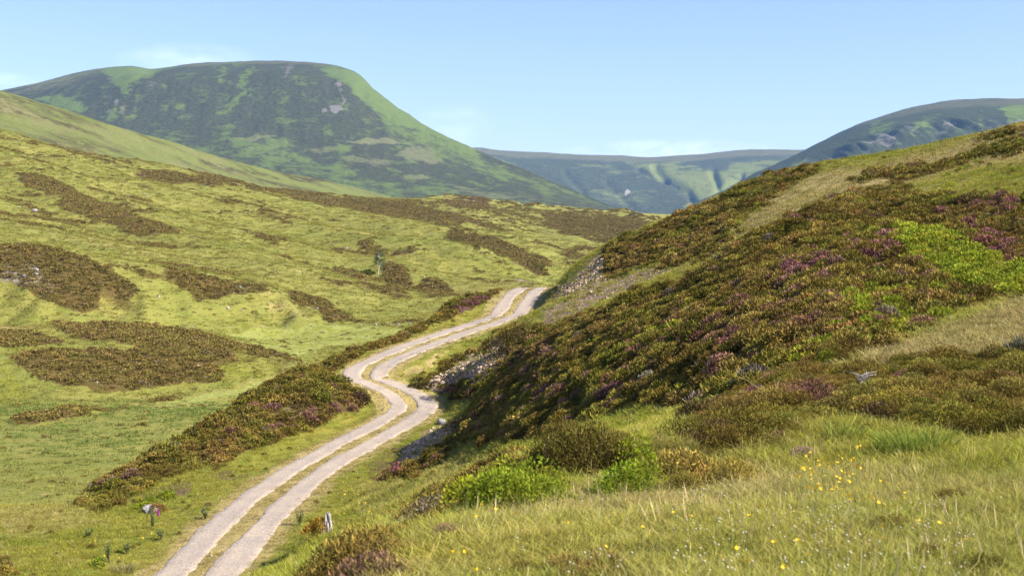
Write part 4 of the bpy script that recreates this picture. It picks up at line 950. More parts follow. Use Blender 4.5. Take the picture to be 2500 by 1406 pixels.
def vhea():
    dn = (W.Y > 80) * (W.Y < 1080) * np.maximum(clV, .020 + .05 * bank) * 2.2 * np.minimum(1, (180 / W.Y)) ** 1.1
    p, i, j = W.sample(dn, rs, hid=30); n_ = len(p)
    sc = (.45 + .6 * rs.rand(n_) ** 1.6) * (.8 + .45 * clV[i, j]) * np.clip(.5 + W.Y[i, j] / 320, .6, 2.6)
    t1, t2 = heather_cols(n_, p, VP[i, j], VP[i, j] * 0)
    t2 = t2 * .5 + .5 * np.array((.195, .142, .050)); t1 = t1 * 2.0
    return p, np.c_[sc, sc, sc * .8], t1, t2, HW, .15
scatter('heather', [vhea()], ('brown heather in patches and strips over the far hillside', 'heather'))

# --- scree and stones
def rock_mesh(name, seed, m, sub=2, flat=.75):
    bm = bmesh.new(); bmesh.ops.create_icosphere(bm, subdivisions=sub, radius=1)
    rr = np.random.RandomState(seed); nrm = rr.randn(9, 3); nrm /= np.linalg.norm(nrm, axis=1)[:, None]; dd = .62 + .3 * rr.rand(9)
    for v in bm.verts:
        c = np.array(v.co)
        for k in range(9):
            q = c @ nrm[k]
            if q > dd[k]: c = c - nrm[k] * (q - dd[k]) * .92
        c = c + .05 * rr.randn(3); c[2] *= flat
        v.co = c
    me = bpy.data.meshes.new(name); bm.to_mesh(me); bm.free(); me.materials.append(m)
    me.attributes.new('h', 'FLOAT', 'POINT').data.foreach_set('value', np.ones(len(me.vertices), np.float32))
    me.attributes.new('r', 'FLOAT', 'POINT').data.foreach_set('value', rr.rand(len(me.vertices)).astype(np.float32))
    return me
m_scree = foliage_mat('scree_stone', 0., var=.3)
ST = [bpy.data.objects.new('stone', rock_mesh('stone', 40 + k, m_scree)) for k in range(6)]
def stones(Gr, msk, dens, smin, smax, pw=2.2, cols=((.13, .085, .045), (.56, .42, .27))):
    p, i, j = Gr.sample(msk * dens, rs, hid=40); n_ = len(p); sc = smin + (smax - smin) * rs.rand(n_) ** pw
    t = jitter(lerp(cols[0], cols[1], rs.rand(n_)), .15)
    p = p + np.c_[np.zeros((n_, 2)), sc * .25]
    return p, np.c_[sc * (.8 + .6 * rs.rand(n_)), sc, sc], t, t, ST, .4
big = sstep(.85, .97, R) * (tdist > 2.2); small = sstep(.3, .75, R) * (tdist > 2.2)
scatter('scree', [stones(G, big, 60, .02, .11), stones(G, big, .9, .10, .26), stones(G, small, 12, .015, .06), stones(G, small, .6, .05, .14), stones(G, ((tdist > .2) & (tdist < 2.7)) * (.25 + (np.abs(np.abs(tside) - 1.03) > .5)), 3.5, .012, .05, 2.5, ((.17, .14, .12), (.42, .36, .30)))], ('loose pale broken stones on the eroded banks beside the track', 'scree'))
scatter('scree', [stones(W, sstep(.25, .6, VR + .3 * fbm(W.X / 7, W.Y / 7, 3, 171)) * (W.Y < 640), .16, .15, .62, 2.4, ((.11, .10, .085), (.30, .265, .22)))], ('grey stones scattered on the broken faces of the hillside', 'scree'))
# ================================================================= THINGS ONE COULD COUNT
bpy.context.view_layer.update()
dg = bpy.context.evaluated_depsgraph_get()
def hit(u, v):
    """the place on the land that stands at this spot"""
    d = Vector(((u - CU) / F, 1, (HV - v) / F)).normalized(); best = None
    for o in (ground, hillside):
        ok, loc, nor, ix = o.ray_cast(Vector((0, 0, 0)), d, depsgraph=dg)
        if ok and (best is None or loc.length < best.length): best = loc
    return best
def root_at(u, v, drop=0.):
    """foot of something whose top shows at (u, v) and which is drop metres tall"""
    p = hit(u, v)
    for _ in range(3):
        if drop and p: p = hit(u, v + drop * F / p.y) or p
    return p
def thing(name, loc, label, cat, group=None, rz=0., s=1.):
    o = obj(name, None, None, loc, (0, 0, rz), s, label=label, category=cat, group=group); o.empty_display_size = .2; return o
rs = np.random.RandomState(23)
m_sprig = foliage_mat('bush_sprigs', .12, False, .8); m_fol = foliage_mat('plant_leaves', .4, False, .5)
def leafmesh(name, data, m, smooth=False):
    V, Q, T, Hh, Rr = data
    return mk_mesh(name, V, Q, T, [m], smooth, {'h': ('FLOAT', Hh), 'r': ('FLOAT', Rr)})
def merge(*ds):
    V, Q, T, Hh, Rr = [], [], [], [], []
    for (v, q, t, h, r), off in ds:
        k = len(V); V += [np.asarray(p) * off[1] + np.array(off[0]) for p in v]; Q += [tuple(i + k for i in f) for f in q]
        T += [tuple(i + k for i in f) for f in (t or [])]; Hh += list(h); Rr += list(r)
    return V, Q, T, Hh, Rr
def tube(path, rad, nseg=6):
    P_ = np.asarray(path, float); n_ = len(P_); rad = np.broadcast_to(rad, (n_,)); V = []
    for k in range(n_):
        t = P_[min(k + 1, n_ - 1)] - P_[max(k - 1, 0)]; t = t / np.linalg.norm(t)
        a = np.cross(t, [.31, .87, .21]); a /= np.linalg.norm(a); b = np.cross(t, a)
        for s in range(nseg):
            th = 2 * math.pi * s / nseg; V.append(P_[k] + rad[k] * (a * math.cos(th) + b * math.sin(th)))
    Q = [(k * nseg + s, k * nseg + (s + 1) % nseg, (k + 1) * nseg + (s + 1) % nseg, (k + 1) * nseg + s) for k in range(n_ - 1) for s in range(nseg)]
    T = [((n_ - 1) * nseg, (n_ - 1) * nseg + s, (n_ - 1) * nseg + s + 1) for s in range(1, nseg - 1)]
    return V, Q, T
def tubes(name, lst, m):
    V, Q, T = [], [], []
    for path, rad in lst:
        v, q, t = tube(path, rad); k = len(V); V += v; Q += [tuple(i + k for i in f) for f in q]; T += [tuple(i + k for i in f) for f in t]
    return mk_mesh(name, V, Q, T, [m])
m_twig = simple_mat('woody_twig', (.085, .065, .045), .9, .3, 20)
m_bleach = simple_mat('bleached_twig', (.36, .32, .28), .9, .2, 20)

# --- bushes
def bush(name, p, blobs, nspr, ln, wid, tint, tip, label, cat, twigs=12, twm=None, leafy=False, twl=1., top=None):
    hz_ = max(b[4] for b in blobs); sc_ = 1. if top is None else min(1.5, max(.6, ((HV - top) * p.y / F - p.z) / hz_))
    print(name, [round(x, 2) for x in p], round(sc_, 2))
    r_ = thing(name, p, label, cat, None, 0, sc_)
    tot = sum(b[3] * b[3] for b in blobs)
    data = merge(*[(sprig_dome(int(nspr * b[3] ** 2 / tot), b[3], b[4], ln, wid, rs, leafy=leafy), ((b[0], b[1], b[2]), 1.)) for b in blobs])
    f = obj('foliage', leafmesh('foliage', data, m_fol if leafy else m_sprig), r_); f['tint'] = tint; f['tip'] = tip
    tw = []
    for k in range(twigs):
        b = blobs[k % len(blobs)]; a = rs.rand() * 6.28; q = .35 + .6 * rs.rand() * twl
        e = np.array([b[0] + math.cos(a) * b[3] * q, b[1] + math.sin(a) * b[3] * q, b[2] + b[4] * (.35 + .35 * rs.rand()) * twl]); s0 = np.array([.35 * b[0] + .03 * rs.randn(), .35 * b[1] + .03 * rs.randn(), 0.])
        mid = (s0 + e) / 2 + .06 * rs.randn(3); tw.append(([s0, mid, e, e + (e - mid) * .5 + .05 * rs.randn(3)], [.012, .008, .005, .002]))
    obj('stems', tubes('stems', tw, twm or m_twig), r_)
    return r_
HT, HP = (.055, .046, .016, 1), (.150, .112, .034, 1)
p = hit(1405, 1180); bush('heather_bush', p + Vector((.02, .15, -.08)), [(-.12, 0, 0, .44, .74), (.20, .05, 0, .38, .72), (-.36, .05, 0, .24, .45), (.48, .1, 0, .26, .52)], 17000, .055, .0085, (.034, .030, .010, 1), (.155, .120, .026, 1), 'rounded dark heather bush standing up on the edge of the near bank', 'bush', 10, top=1022)
p = hit(1540, 1165); bush('bilberry_bush', p + Vector((.02, .05, -.05)), [(-.08, 0, 0, .24, .62), (.14, .1, 0, .22, .74), (.28, 0, 0, .16, .42)], 1300, .05, .014, (.100, .140, .012, 1), (.265, .310, .022, 1), 'lime green bilberry bush growing against the right side of the rounded heather bush', 'bush', 10, None, True, top=1050)
p = hit(1230, 1215); bush('bilberry_bush', p + Vector((0, 0, -.05)), [(-.32, 0, 0, .28, .24), (.02, .1, 0, .30, .30), (.30, .15, 0, .22, .22)], 1900, .045, .013, (.120, .145, .012, 1), (.340, .340, .026, 1), 'low yellow green bilberry bush at the left foot of the rounded heather bush', 'bush', 10, None, True, top=1150)
p = hit(1440, 1395); bush('heather_bush', p + Vector((0, 0, -.06)), [(-.14, 0, 0, .22, .17), (.12, .02, 0, .24, .18), (0, -.2, 0, .3, .16)], 7000, .04, .0045, (.075, .055, .018, 1), (.27, .18, .05, 1), 'low brown heather bush in the grass at the bottom edge', 'bush', 5, top=1350)
p = hit(900, 1345); bush('heather_bush', p + Vector((0, .1, -.1)), [(-.3, 0, 0, .3, .30), (.05, .1, 0, .3, .32), (.42, .35, 0, .28, .28)], 9000, .045, .0075, HT, HP, 'dark heather bush overhanging the lower end of the near bank', 'bush', 6, top=1315)
p = hit(2290, 905); bush('heather_bush', p + Vector((0, .2, -.1)), [(-.5, 0, 0, .5, .38), (.05, .1, 0, .55, .46), (.6, .1, 0, .45, .32)], 5200, .10, .014, HT, (.165, .098, .036, 1), 'broad brown heather bush below the pale grass strip', 'bush', 12, top=868)
p = hit(1735, 1015); bush('heather_bush', p + Vector((0, .15, -.1)), [(-.25, -.1, 0, .34, .34), (.2, .1, 0, .4, .38)], 2600, .09, .013, (.040, .034, .013, 1), (.120, .085, .030, 1), 'dark heather bush at the end of the bank beside the green hollow', 'bush', 10, top=968)
p = hit(2490, 885); bush('juniper_bush', p + Vector((.15, .2, -.1)), [(-.05, 0, 0, .45, .62), (.5, .1, 0, .7, .85), (-.45, 0, 0, .3, .3)], 3400, .10, .014, (.040, .045, .028, 1), (.110, .115, .075, 1), 'grey green bush with bleached bare twigs at the right edge', 'bush', 34, m_bleach, False, 1.0)
p = hit(903, 672); bush('small_shrub', p + Vector((-.6, 1, -.1)), [(0, 0, 0, 1.6, 1.9), (1.3, .3, 0, 1.1, 1.1)], 700, .42, .09, (.085, .105, .02, 1), (.200, .215, .026, 1), 'low yellow green shrub just left of the lone birch', 'shrub', 6, None, True)

DK, DT = (.020, .017, .006, 1), (.085, .068, .018, 1)  # near-black tints: shade at the heather lips put into the colour
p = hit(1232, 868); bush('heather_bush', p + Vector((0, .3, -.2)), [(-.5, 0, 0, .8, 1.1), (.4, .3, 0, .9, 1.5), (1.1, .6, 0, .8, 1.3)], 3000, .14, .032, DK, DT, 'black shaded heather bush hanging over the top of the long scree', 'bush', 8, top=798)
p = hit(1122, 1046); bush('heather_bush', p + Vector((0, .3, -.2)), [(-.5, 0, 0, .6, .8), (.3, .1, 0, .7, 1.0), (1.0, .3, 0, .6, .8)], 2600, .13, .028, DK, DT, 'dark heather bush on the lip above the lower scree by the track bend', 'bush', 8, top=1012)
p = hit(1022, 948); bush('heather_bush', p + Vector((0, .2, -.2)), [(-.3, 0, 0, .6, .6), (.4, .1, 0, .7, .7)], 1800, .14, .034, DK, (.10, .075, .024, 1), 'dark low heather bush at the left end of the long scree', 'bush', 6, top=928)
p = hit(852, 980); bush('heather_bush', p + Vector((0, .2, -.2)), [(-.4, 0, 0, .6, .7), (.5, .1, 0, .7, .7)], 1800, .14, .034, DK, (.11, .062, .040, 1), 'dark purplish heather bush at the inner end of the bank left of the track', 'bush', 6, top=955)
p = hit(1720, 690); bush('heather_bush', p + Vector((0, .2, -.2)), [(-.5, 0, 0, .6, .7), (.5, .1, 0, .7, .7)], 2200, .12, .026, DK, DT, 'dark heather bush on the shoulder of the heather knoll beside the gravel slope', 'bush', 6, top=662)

# --- lone birch on the hillside
def birch(p, hgt, label):
    r_ = thing('birch_tree', p, label, 'tree')
    m_bark, n = mat('birch_bark'); co = n.new('ShaderNodeTexCoord').outputs['Object']
    nz = n.noise(n.mapping(co, (3, 3, 9)), 1.6, 4); c = n.mix(n.ramp(nz, .56, .66), (.62, .58, .52), (.06, .05, .045))
    bs = n.new('ShaderNodeBsdfPrincipled'); n.link(c, bs.inputs[0]); bs.inputs['Roughness'].default_value = .7; n.link(bs.outputs[0], n.new('ShaderNodeOutputMaterial').inputs[0])
    tp = [np.array([.16 * math.sin(t * 4) + .35 * t, .1 * math.cos(t * 3), t * hgt * .93]) for t in np.linspace(0, 1, 9)]
    obj('trunk', tubes('trunk', [(tp, np.linspace(.12, .02, 9))], m_bark), r_)
    lim, tips = [], []
    for k in range(26):
        t = .30 + .66 * rs.rand(); b = np.array([np.interp(t, np.linspace(0, 1, 9), [q[i] for q in tp]) for i in range(3)])
        a = rs.rand() * 6.28; L_ = hgt * (.27 - .17 * t) * (.7 + .6 * rs.rand()); dr = np.array([math.cos(a), math.sin(a), .55])
        e = b + dr * L_; mid = b + dr * L_ * .5 + np.array([0, 0, .12 * L_]); lim.append(([b, mid, e], [.045 * (1.1 - t), .03 * (1.1 - t), .008])); tips += [(mid, L_ * .35), (e, L_ * .45), ((mid + e) / 2, L_ * .35)]
    obj('branches', tubes('branches', lim, m_bark), r_)
    V, Q, Hh, Rr = [], [], [], []
    for c, rd in tips:
        for _ in range(44):
            q = c + rs.randn(3) * np.array([1, 1, .8]) * rd * .42; ax = rs.randn(3); ax[2] -= .8; ax /= np.linalg.norm(ax); s = np.cross(ax, rs.randn(3)); s /= np.linalg.norm(s)
            L_ = .16 * (.6 + .8 * rs.rand()); k = len(V); V += [q, q + ax * L_ * .5 + s * L_ * .35, q + ax * L_, q + ax * L_ * .5 - s * L_ * .35]; Q.append((k, k + 1, k + 2, k + 3)); Hh += [rs.rand()] * 4; Rr += [rs.rand()] * 4
    f = obj('crown', leafmesh('crown', (V, Q, None, Hh, Rr), m_fol), r_); f['tint'] = (.055, .085, .032, 1); f['tip'] = (.125, .16, .06, 1)
    return r_
p = hit(923, 671); birch(p + Vector((0, 0, -.1)), 65 * p.y / F, 'lone birch tree with pale bark and thin airy crown on the valley side')

# --- mossy stump by the track, boulder with moss, leafy plants, foxglove
m_moss = foliage_mat('moss_tufts', .15, False, .6)
p = hit(788, 1306); r_ = thing('mossy_stump', p, 'rotten grey stump under an orange moss cushion right of the track', 'stump', None, 0, 1)
f = obj('moss', leafmesh('moss', merge((sprig_dome(1500, .50, .62, .10, .03, rs, core=.7), ((-.14, .2, .10), 1.)), (sprig_dome(700, .36, .44, .10, .03, rs, core=.7), ((-.52, .05, 0.), 1.))), m_moss), r_); f['tint'] = (.17, .115, .022, 1); f['tip'] = (.40, .245, .035, 1)
m_rot, n = mat('rotten_wood'); co = n.new('ShaderNodeTexCoord').outputs['Object']; c = n.mix(n.ramp(n.noise(n.mapping(co, (9, 9, 1.2)), 3, 5), .35, .65), (.10, .085, .07), (.42, .38, .34))
bs = n.new('ShaderNodeBsdfPrincipled'); n.link(c, bs.inputs[0]); bs.inputs['Roughness'].default_value = .9; n.link(bs.outputs[0], n.new('ShaderNodeOutputMaterial').inputs[0])
obj('stump_wood', tubes('stump_wood', [([(x, y, -.1), (x * .95, y + .02, h * .5), (x * .8, y + .06, h)], [w * 1.1, w, w * .35]) for x, y, h, w in ((.04, -.12, .55, .05), (.14, -.05, .85, .09), (.24, -.12, .62, .06), (.32, 0, .95, .08), (-.06, -.04, .35, .07), (.2, .1, .9, .14), (.40, -.06, .5, .04))], m_rot), r_)

m_rockA, n = mat('boulder_stone'); co = n.new('ShaderNodeTexCoord').outputs['Object']
n1 = n.noise(co, 2.2, 7, .65); n2 = n.noise(co, 9, 6, .7)
c = n.mix(n.ramp(n1, .35, .65), (.17, .155, .14), (.40, .37, .335)); c = n.mix(n.ramp(n2, .58, .72), c, (.10, .095, .085))
bs = n.new('ShaderNodeBsdfPrincipled'); n.link(c, bs.inputs[0]); bs.inputs['Roughness'].default_value = .9
b = n.new('ShaderNodeBump'); b.inputs['Strength'].default_value = .6; b.inputs['Distance'].default_value = .08; n.link(n2, b.inputs['Height']); n.link(b.outputs[0], bs.inputs['Normal'])
n.link(bs.outputs[0], n.new('ShaderNodeOutputMaterial').inputs[0])
RK = [rock_mesh('boulder', 70 + k, m_rockA, 3, .8) for k in range(5)]
p = hit(372, 1250); r_ = thing('mossy_boulder', p, 'grey boulder with rusty orange moss on its back, in the grass beside the foxglove', 'boulder')
obj('stone', RK[0], r_, (-.12, 0, .12), (.2, .1, .5), (.38, .34, .34))
f = obj('moss', leafmesh('moss', sprig_dome(1300, .50, .42, .08, .028, rs, core=.75), m_moss), r_, (.22, .02, .02)); f['tint'] = (.10, .060, .022, 1); f['tip'] = (.26, .145, .045, 1)

def leafy_plant(p, h, label, n_st=7, col=((.060, .095, .035, 1), (.120, .175, .070, 1))):
    r_ = thing('leafy_plant', p, label, 'plant'); st = []; V, Q, Hh, Rr = [], [], [], []
    for k in range(n_st):
        a = rs.rand() * 6.28; ln = .28 * rs.rand(); hh = h * (.6 + .4 * rs.rand()); e = np.array([math.cos(a) * ln, math.sin(a) * ln, hh]); st.append(([(0.04 * rs.randn(), .04 * rs.randn(), -.03), e * .55 + .02 * rs.randn(3), e], [.010, .008, .004]))
        for q in np.linspace(.3, 1, 13):
            c = e * q; b = rs.rand() * 6.28; ax = np.array([math.cos(b), math.sin(b), .35]); ax /= np.linalg.norm(ax); s = np.cross(ax, [0, 0, 1.]); L_ = .13 * (.7 + .6 * rs.rand()); kk = len(V)
            V += [c, c + ax * L_ * .5 + s * L_ * .28, c + ax * L_ - np.array([0, 0, .02]), c + ax * L_ * .5 - s * L_ * .28]; Q.append((kk, kk + 1, kk + 2, kk + 3)); Hh += [q] * 4; Rr += [rs.rand()] * 4
    obj('stems', tubes('stems', st, m_twig), r_)
    f = obj('leaves', leafmesh('leaves', (V, Q, None, Hh, Rr), m_fol), r_); f['tint'], f['tip'] = col
for u, v, h, lab in ((502, 1266, .60, 'bushy dark green sapling in the verge closest to the left wheel lane'), (266, 1372, .85, 'tallest blue green leafy plant in the grass at the lower left'), (311, 1352, .55, 'small blue green leafy plant to the right of a taller one at the lower left'),
                     (372, 1292, .95, 'grey green thistle-like plant in front of the mossy boulder'), (732, 1282, .75, 'green leafy plant at the right edge of the track near the mossy stump'), (392, 1318, .45, 'short leafy green plant in the verge below the foxglove'), (215, 1312, .4, 'faint small leafy plant alone in the grass at the far left')):
    leafy_plant(hit(u, v), h, lab)
p = hit(386, 1274); r_ = thing('foxglove', p, 'single foxglove with a magenta flower spike in front of the mossy boulder', 'flower', None, 0, .68)
obj('stem', tubes('stem', [([(0, 0, -.03), (.01, 0, .4), (.02, 0, .95)], [.012, .010, .005])], simple_mat('green_stem', (.07, .11, .03), .7)), r_)
m_fox = simple_mat('foxglove_bell', (.50, .06, .36), .6, .2, 12, 0, .2, .3)
V, Q, T = [], [], []
for k in range(26):
    z = .50 + .45 * k / 26; a = k * 2.4; o_ = np.array([.015, 0, z]); ax = np.array([math.cos(a), math.sin(a), -.55]); L_ = .085 * (1.15 - .7 * k / 26)
    v, q, t = tube([o_, o_ + ax * L_ * .4, o_ + ax * L_], [.010, .022 * (1.2 - .6 * k / 26), .030 * (1.2 - .6 * k / 26)], 6); kk = len(V); V += v; Q += [tuple(i + kk for i in f) for f in q]; T += [tuple(i + kk for i in f) for f in t]
obj('flower_spike', mk_mesh('flower_spike', V, Q, T, [m_fox]), r_)

# --- grass tufts that stand out
def tuft(u, v, nb, rad, h0, h1, wid, lean, tint, tip, label, name='grass_tuft', cat='grass tuft'):
    p = hit(u, v); o = obj(name, leafmesh(name, blade_tuft(nb, rad, h0, h1, wid, lean, rs), m_fol), None, p, label=label, category=cat); o['tint'] = tint; o['tip'] = tip
tuft(1885, 992, 16, .10, .35, .62, .014, 1.0, (.17, .17, .05, 1), (.40, .35, .16, 1), 'tall pale grass stalks rising out of heather on the near bank')
tuft(1960, 998, 9, .12, .25, .45, .012, 1.0, (.17, .17, .05, 1), (.36, .32, .15, 1), 'thin pale grass stalks to the right of the tallest pale stalks')
tuft(2400, 950, 5, .04, .35, .55, .016, 1.3, (.12, .17, .06, 1), (.28, .30, .14, 1), 'few arching green blades in brown heather at the right')
tuft(2225, 1110, 420, .40, .22, .42, .009, .7, (.120, .150, .022, 1), (.230, .280, .045, 1), 'dense deep green rush tuft in paler grass', 'rush_tuft', 'rush')
tuft(2060, 1075, 160, .22, .18, .36, .008, .8, (.14, .165, .025, 1), (.27, .29, .06, 1), 'lighter green rush tuft left of the deep green one', 'rush_tuft', 'rush')
tuft(300, 1398, 150, .45, .25, .62, .016, .8, (.19, .17, .06, 1), (.40, .34, .16, 1), 'straw coloured grass clump beside the track at the bottom', 'grass_tuft')
p = hit(2105, 955); o = obj('dead_heather', tubes('dead_heather', [([np.array([.02 * rs.randn(), .02 * rs.randn(), 0]), np.array([.07 * rs.randn(), .05 * rs.randn(), .10]), np.array([.13 * rs.randn(), .08 * rs.randn(), .13 + .06 * rs.rand()])], [.006, .004, .002]) for _ in range(14)], m_bleach), None, p + Vector((0, 0, .12)), label='bleached dead heather twigs on top of the near bank', category='dead plant')

# --- boulders
def boulder(u, v, px, label, group=None, k=0, flat=1., cat='boulder', m=None):
    p = hit(u, v); s = px * p.y / F / 2
    obj('boulder', RK[k % 5], None, p + Vector((0, s * .3, s * .30)), (rs.rand() * .5, rs.rand() * .5, rs.rand() * 6.28), (s * 1.05, s * .9, s * .95 * flat), label=label, category=cat, group=group)
boulder(1079, 1036, 26, 'largest pale boulder, at the outside of the track bend above the scree', None, 1)
boulder(1086, 905, 9, 'white stone at the upper edge of the long scree', None, 2); boulder(1160, 890, 9, 'pale block in the middle of the shaded scree', None, 3)
boulder(84, 518, 15, 'white boulder on the open grass left of the dark heather strip', None, 0); boulder(46, 508, 9, 'smaller white boulder left of the white boulder on open grass', None, 2)
boulder(845, 609, 11, 'upright white boulder on the hillside above the lone birch', None, 4, 1.3); boulder(555, 754, 11, 'white boulder on the grassy river bank below the heather patch', None, 1)
boulder(769, 741, 8, 'pale boulder on the heathery face of the river bank', None, 2); boulder(237, 934, 7, 'white stone low on the front of the heather mound', None, 3); boulder(292, 712, 8, 'pale stone in the dark heather bank at the left', None, 0)
boulder(172, 918, 7, 'left white stone of two high on the front of the heather mound', None, 4); boulder(330, 927, 7, 'right white stone on the front of the heather mound', None, 1); boulder(387, 726, 9, 'pale stone on the grassy gully between two heather banks', None, 3)
boulder(88, 670, 11, 'pale rock at the top of the stony heather bank at the left', None, 2); boulder(52, 662, 9, 'grey rock near the left end of the stony heather bank', None, 1); boulder(93, 684, 8, 'small white rock lower on the stony heather bank', None, 4)
boulder(180, 386, 7, 'single white stone high on the open hillside', None, 3); boulder(360, 478, 7, 'white stone at the upper edge of the dark heather strip', None, 0); boulder(590, 758, 7, 'small white stone right of the river bank boulder', None, 2)
boulder(482, 897, 13, 'boulder added in place of a dark peat hollow on the heather mound', None, 3)  # stone added to stand in for a dark hole in the peat
for k, (u, v, px) in enumerate(((452, 802, 8), (470, 800, 6), (560, 800, 6), (640, 799, 6), (700, 797, 7), (760, 797, 6), (820, 797, 6), (880, 795, 7), (917, 794, 9), (945, 793, 6), (972, 793, 7), (1000, 790, 6))):
    boulder(u, v, px, 'small pale stone along the foot of the grassy river bank', 'stones along the foot of the river bank', k)

# --- flowers
m_yel = simple_mat('yellow_petal', (.80, .50, .01), .5, .1, 5, 0, .3, .2); m_wht = simple_mat('white_floret', (.50, .47, .30), .7, .1, 9, 0, .2, .2); m_stem = simple_mat('flower_stalk', (.22, .25, .06), .8)
def flower_mesh():
    V, Q, T = [], [], []
    for k in range(5):
        a = k * 1.2566; c, s = math.cos(a), math.sin(a); q = len(V)
        V += [(0, 0, 0), (c * .009 - s * .008, s * .009 + c * .008, .006), (c * .018, s * .018, .010), (c * .009 + s * .008, s * .009 - c * .008, .006)]; Q.append((q, q + 1, q + 2, q + 3))
    return mk_mesh('flower_head', V, Q, None, [m_yel], False)
fm = flower_mesh(); sm = tubes('flower_stalk', [([(0, 0, -.30), (.01, 0, -.15), (0, 0, 0)], [.0016, .0014, .0012])], m_stem)
proto_b = []
def buttercup(u, v, h, label, group, s=1.):
    p = root_at(u, v, h)
    if p is None: return
    if not proto_b:
        r_ = thing('yellow_flower', p, label, 'flower', group); a = obj('flower_head', fm, r_, (0, 0, h), (.35, -.2, 0)); b_ = obj('stalk', sm, r_, (0, 0, h)); proto_b.append((r_, a, b_)); return
    r0, a0, b0 = proto_b[0]
    r_ = r0.copy(); COL.objects.link(r_); r_.location = p; r_.rotation_euler = (0, 0, rs.rand() * 6.28); r_['label'] = label; r_['group'] = group
    for c0, nm in ((a0, 'head'), (b0, 'stalk')):
        c = c0.copy(); COL.objects.link(c); c.parent = r_; c.location = (0, 0, h); c.scale = (s,) * 3 if nm == 'head' else (s, s, 1)
        if nm == 'head': c.rotation_euler = (.5 * rs.randn(), .5 * rs.randn(), 0)
C4 = [(848, 395), (780, 447), (818, 512), (868, 520), (887, 550), (964, 521), (1005, 477), (1078, 478), (1043, 508), (1047, 538), (948, 551), (985, 575), (982, 597), (1110, 548), (1130, 555), (1034, 604), (1110, 608), (1153, 642), (778, 606), (812, 632), (845, 638), (755, 620), (732, 636), (710, 650), (757, 646),
      (842, 687), (890, 686), (878, 708), (860, 735), (977, 696), (717, 744), (680, 766), (685, 730), (866, 798), (1072, 745), (1276, 446), (1313, 482), (1260, 547), (1228, 544), (1350, 556), (1438, 505), (1463, 490), (1500, 478), (1515, 505), (1465, 507), (1598, 292), (1557, 305), (1540, 325), (1550, 342), (1662, 447),
      (1588, 628), (1555, 600), (1305, 672), (1436, 690), (1356, 703), (1488, 720), (1237, 758), (1290, 783), (1310, 806), (1273, 844), (1415, 822), (1433, 828), (1430, 750), (1198, 898), (1090, 879), (940, 880), (965, 873), (958, 923), (995, 936), (895, 934), (820, 916), (1235, 920), (1280, 958), (1320, 944), (1347, 936), (1373, 970), (1535, 955),
      (1295, 1022), (1320, 1018), (1415, 1028), (1175, 953), (1085, 979), (1135, 968), (1262, 1104), (1758, 1022), (1758, 1060), (1690, 1090), (1868, 1148), (2262, 1002), (2266, 1082), (1908, 826), (1800, 1095), (2185, 866), (1450, 1100)]
for x, y in C4:
    buttercup(1840 + x * 400 / 2445, 1040 + y * 230 / 1406, .19 + .05 * rs.rand(), 'small yellow flower in the loose patch of yellow flowers on the near bank', 'yellow flowers in the loose patch on the near bank', .82)
for k in range(34):
    buttercup(1050 + 1400 * rs.rand(), 1225 + 170 * rs.rand() ** 1.2, .19 + .05 * rs.rand(), 'yellow flower scattered in the pale grass of the foreground', 'yellow flowers scattered in the foreground grass', .8)
for k in range(46):
    a = rs.randn(2); buttercup(868 + a[0] * 22 + a[1] * 6, 1215 + a[1] * 38, .34, 'yellow flower in the ditch right of the track', 'yellow flowers in the ditch right of the track', 2.0)
for u, v in ((198, 1310), (232, 1312), (232, 1320), (369, 1296), (369, 1302), (349, 1313), (300, 1235), (465, 1216), (555, 1231), (285, 1351), (308, 1352), (291, 1361), (221, 1361), (228, 1365), (234, 1367), (242, 1369), (203, 1365), (255, 1356), (202, 1387), (300, 1394), (329, 1369), (391, 1296), (390, 1310), (420, 1289), (185, 1234)):
    buttercup(u, v, .34, 'yellow flower in the grass verge left of the track', 'yellow flowers in the verge left of the track', 2.0)
def clover_mesh():
    bm = bmesh.new(); bmesh.ops.create_icosphere(bm, subdivisions=1, radius=.0075)
    for v in bm.verts: v.co.z *= .85; v.co *= 1 + .15 * rs.randn()
    me = bpy.data.meshes.new('white_clover'); bm.to_mesh(me); bm.free()
    V = np.array([v.co for v in me.vertices]); Tt = [tuple(q.vertices) for q in me.polygons]; bpy.data.meshes.remove(me)
    v2, q2, t2 = tube([(0, 0, -.18), (.004, 0, -.008)], [.0018, .0015], 4); k = len(V)
    me = mk_mesh('white_clover', np.vstack([V, v2]), [tuple(i + k for i in f) for f in q2], Tt, [m_wht, m_stem])
    mi = np.zeros(len(me.polygons), np.int32); mi[:len(q2)] = 1; me.polygons.foreach_set('material_index', mi); return me
cm = clover_mesh(); c0 = None; made = 0
for k in range(2200):
    u, v = 1050 + 1430 * rs.rand(), 1185 + 215 * rs.rand()
    if fbm(u / 150, v / 60, 3, 201) + (.35 if 1640 < u < 2300 and v > 1190 else -.05) < .18 or made >= 290: continue
    p = root_at(u, v, .09)
    o = obj('white_clover', cm, None, p + Vector((0, 0, .07 + .05 * rs.rand())), (.3 * rs.randn(), .3 * rs.randn(), rs.rand() * 6), .75 + .5 * rs.rand(), label='white clover head in the pale grass of the foreground', category='flower', group='white clover heads in the foreground grass'); made += 1
SKY_TINT = (.70, .71, .97); CLOUD = (7.6, 7.9, 8.6); EXPO = 1.3; HAZE_C = (.34, .60, 1, 1); HAZE_D = 3.4e-5; USE_DN = True
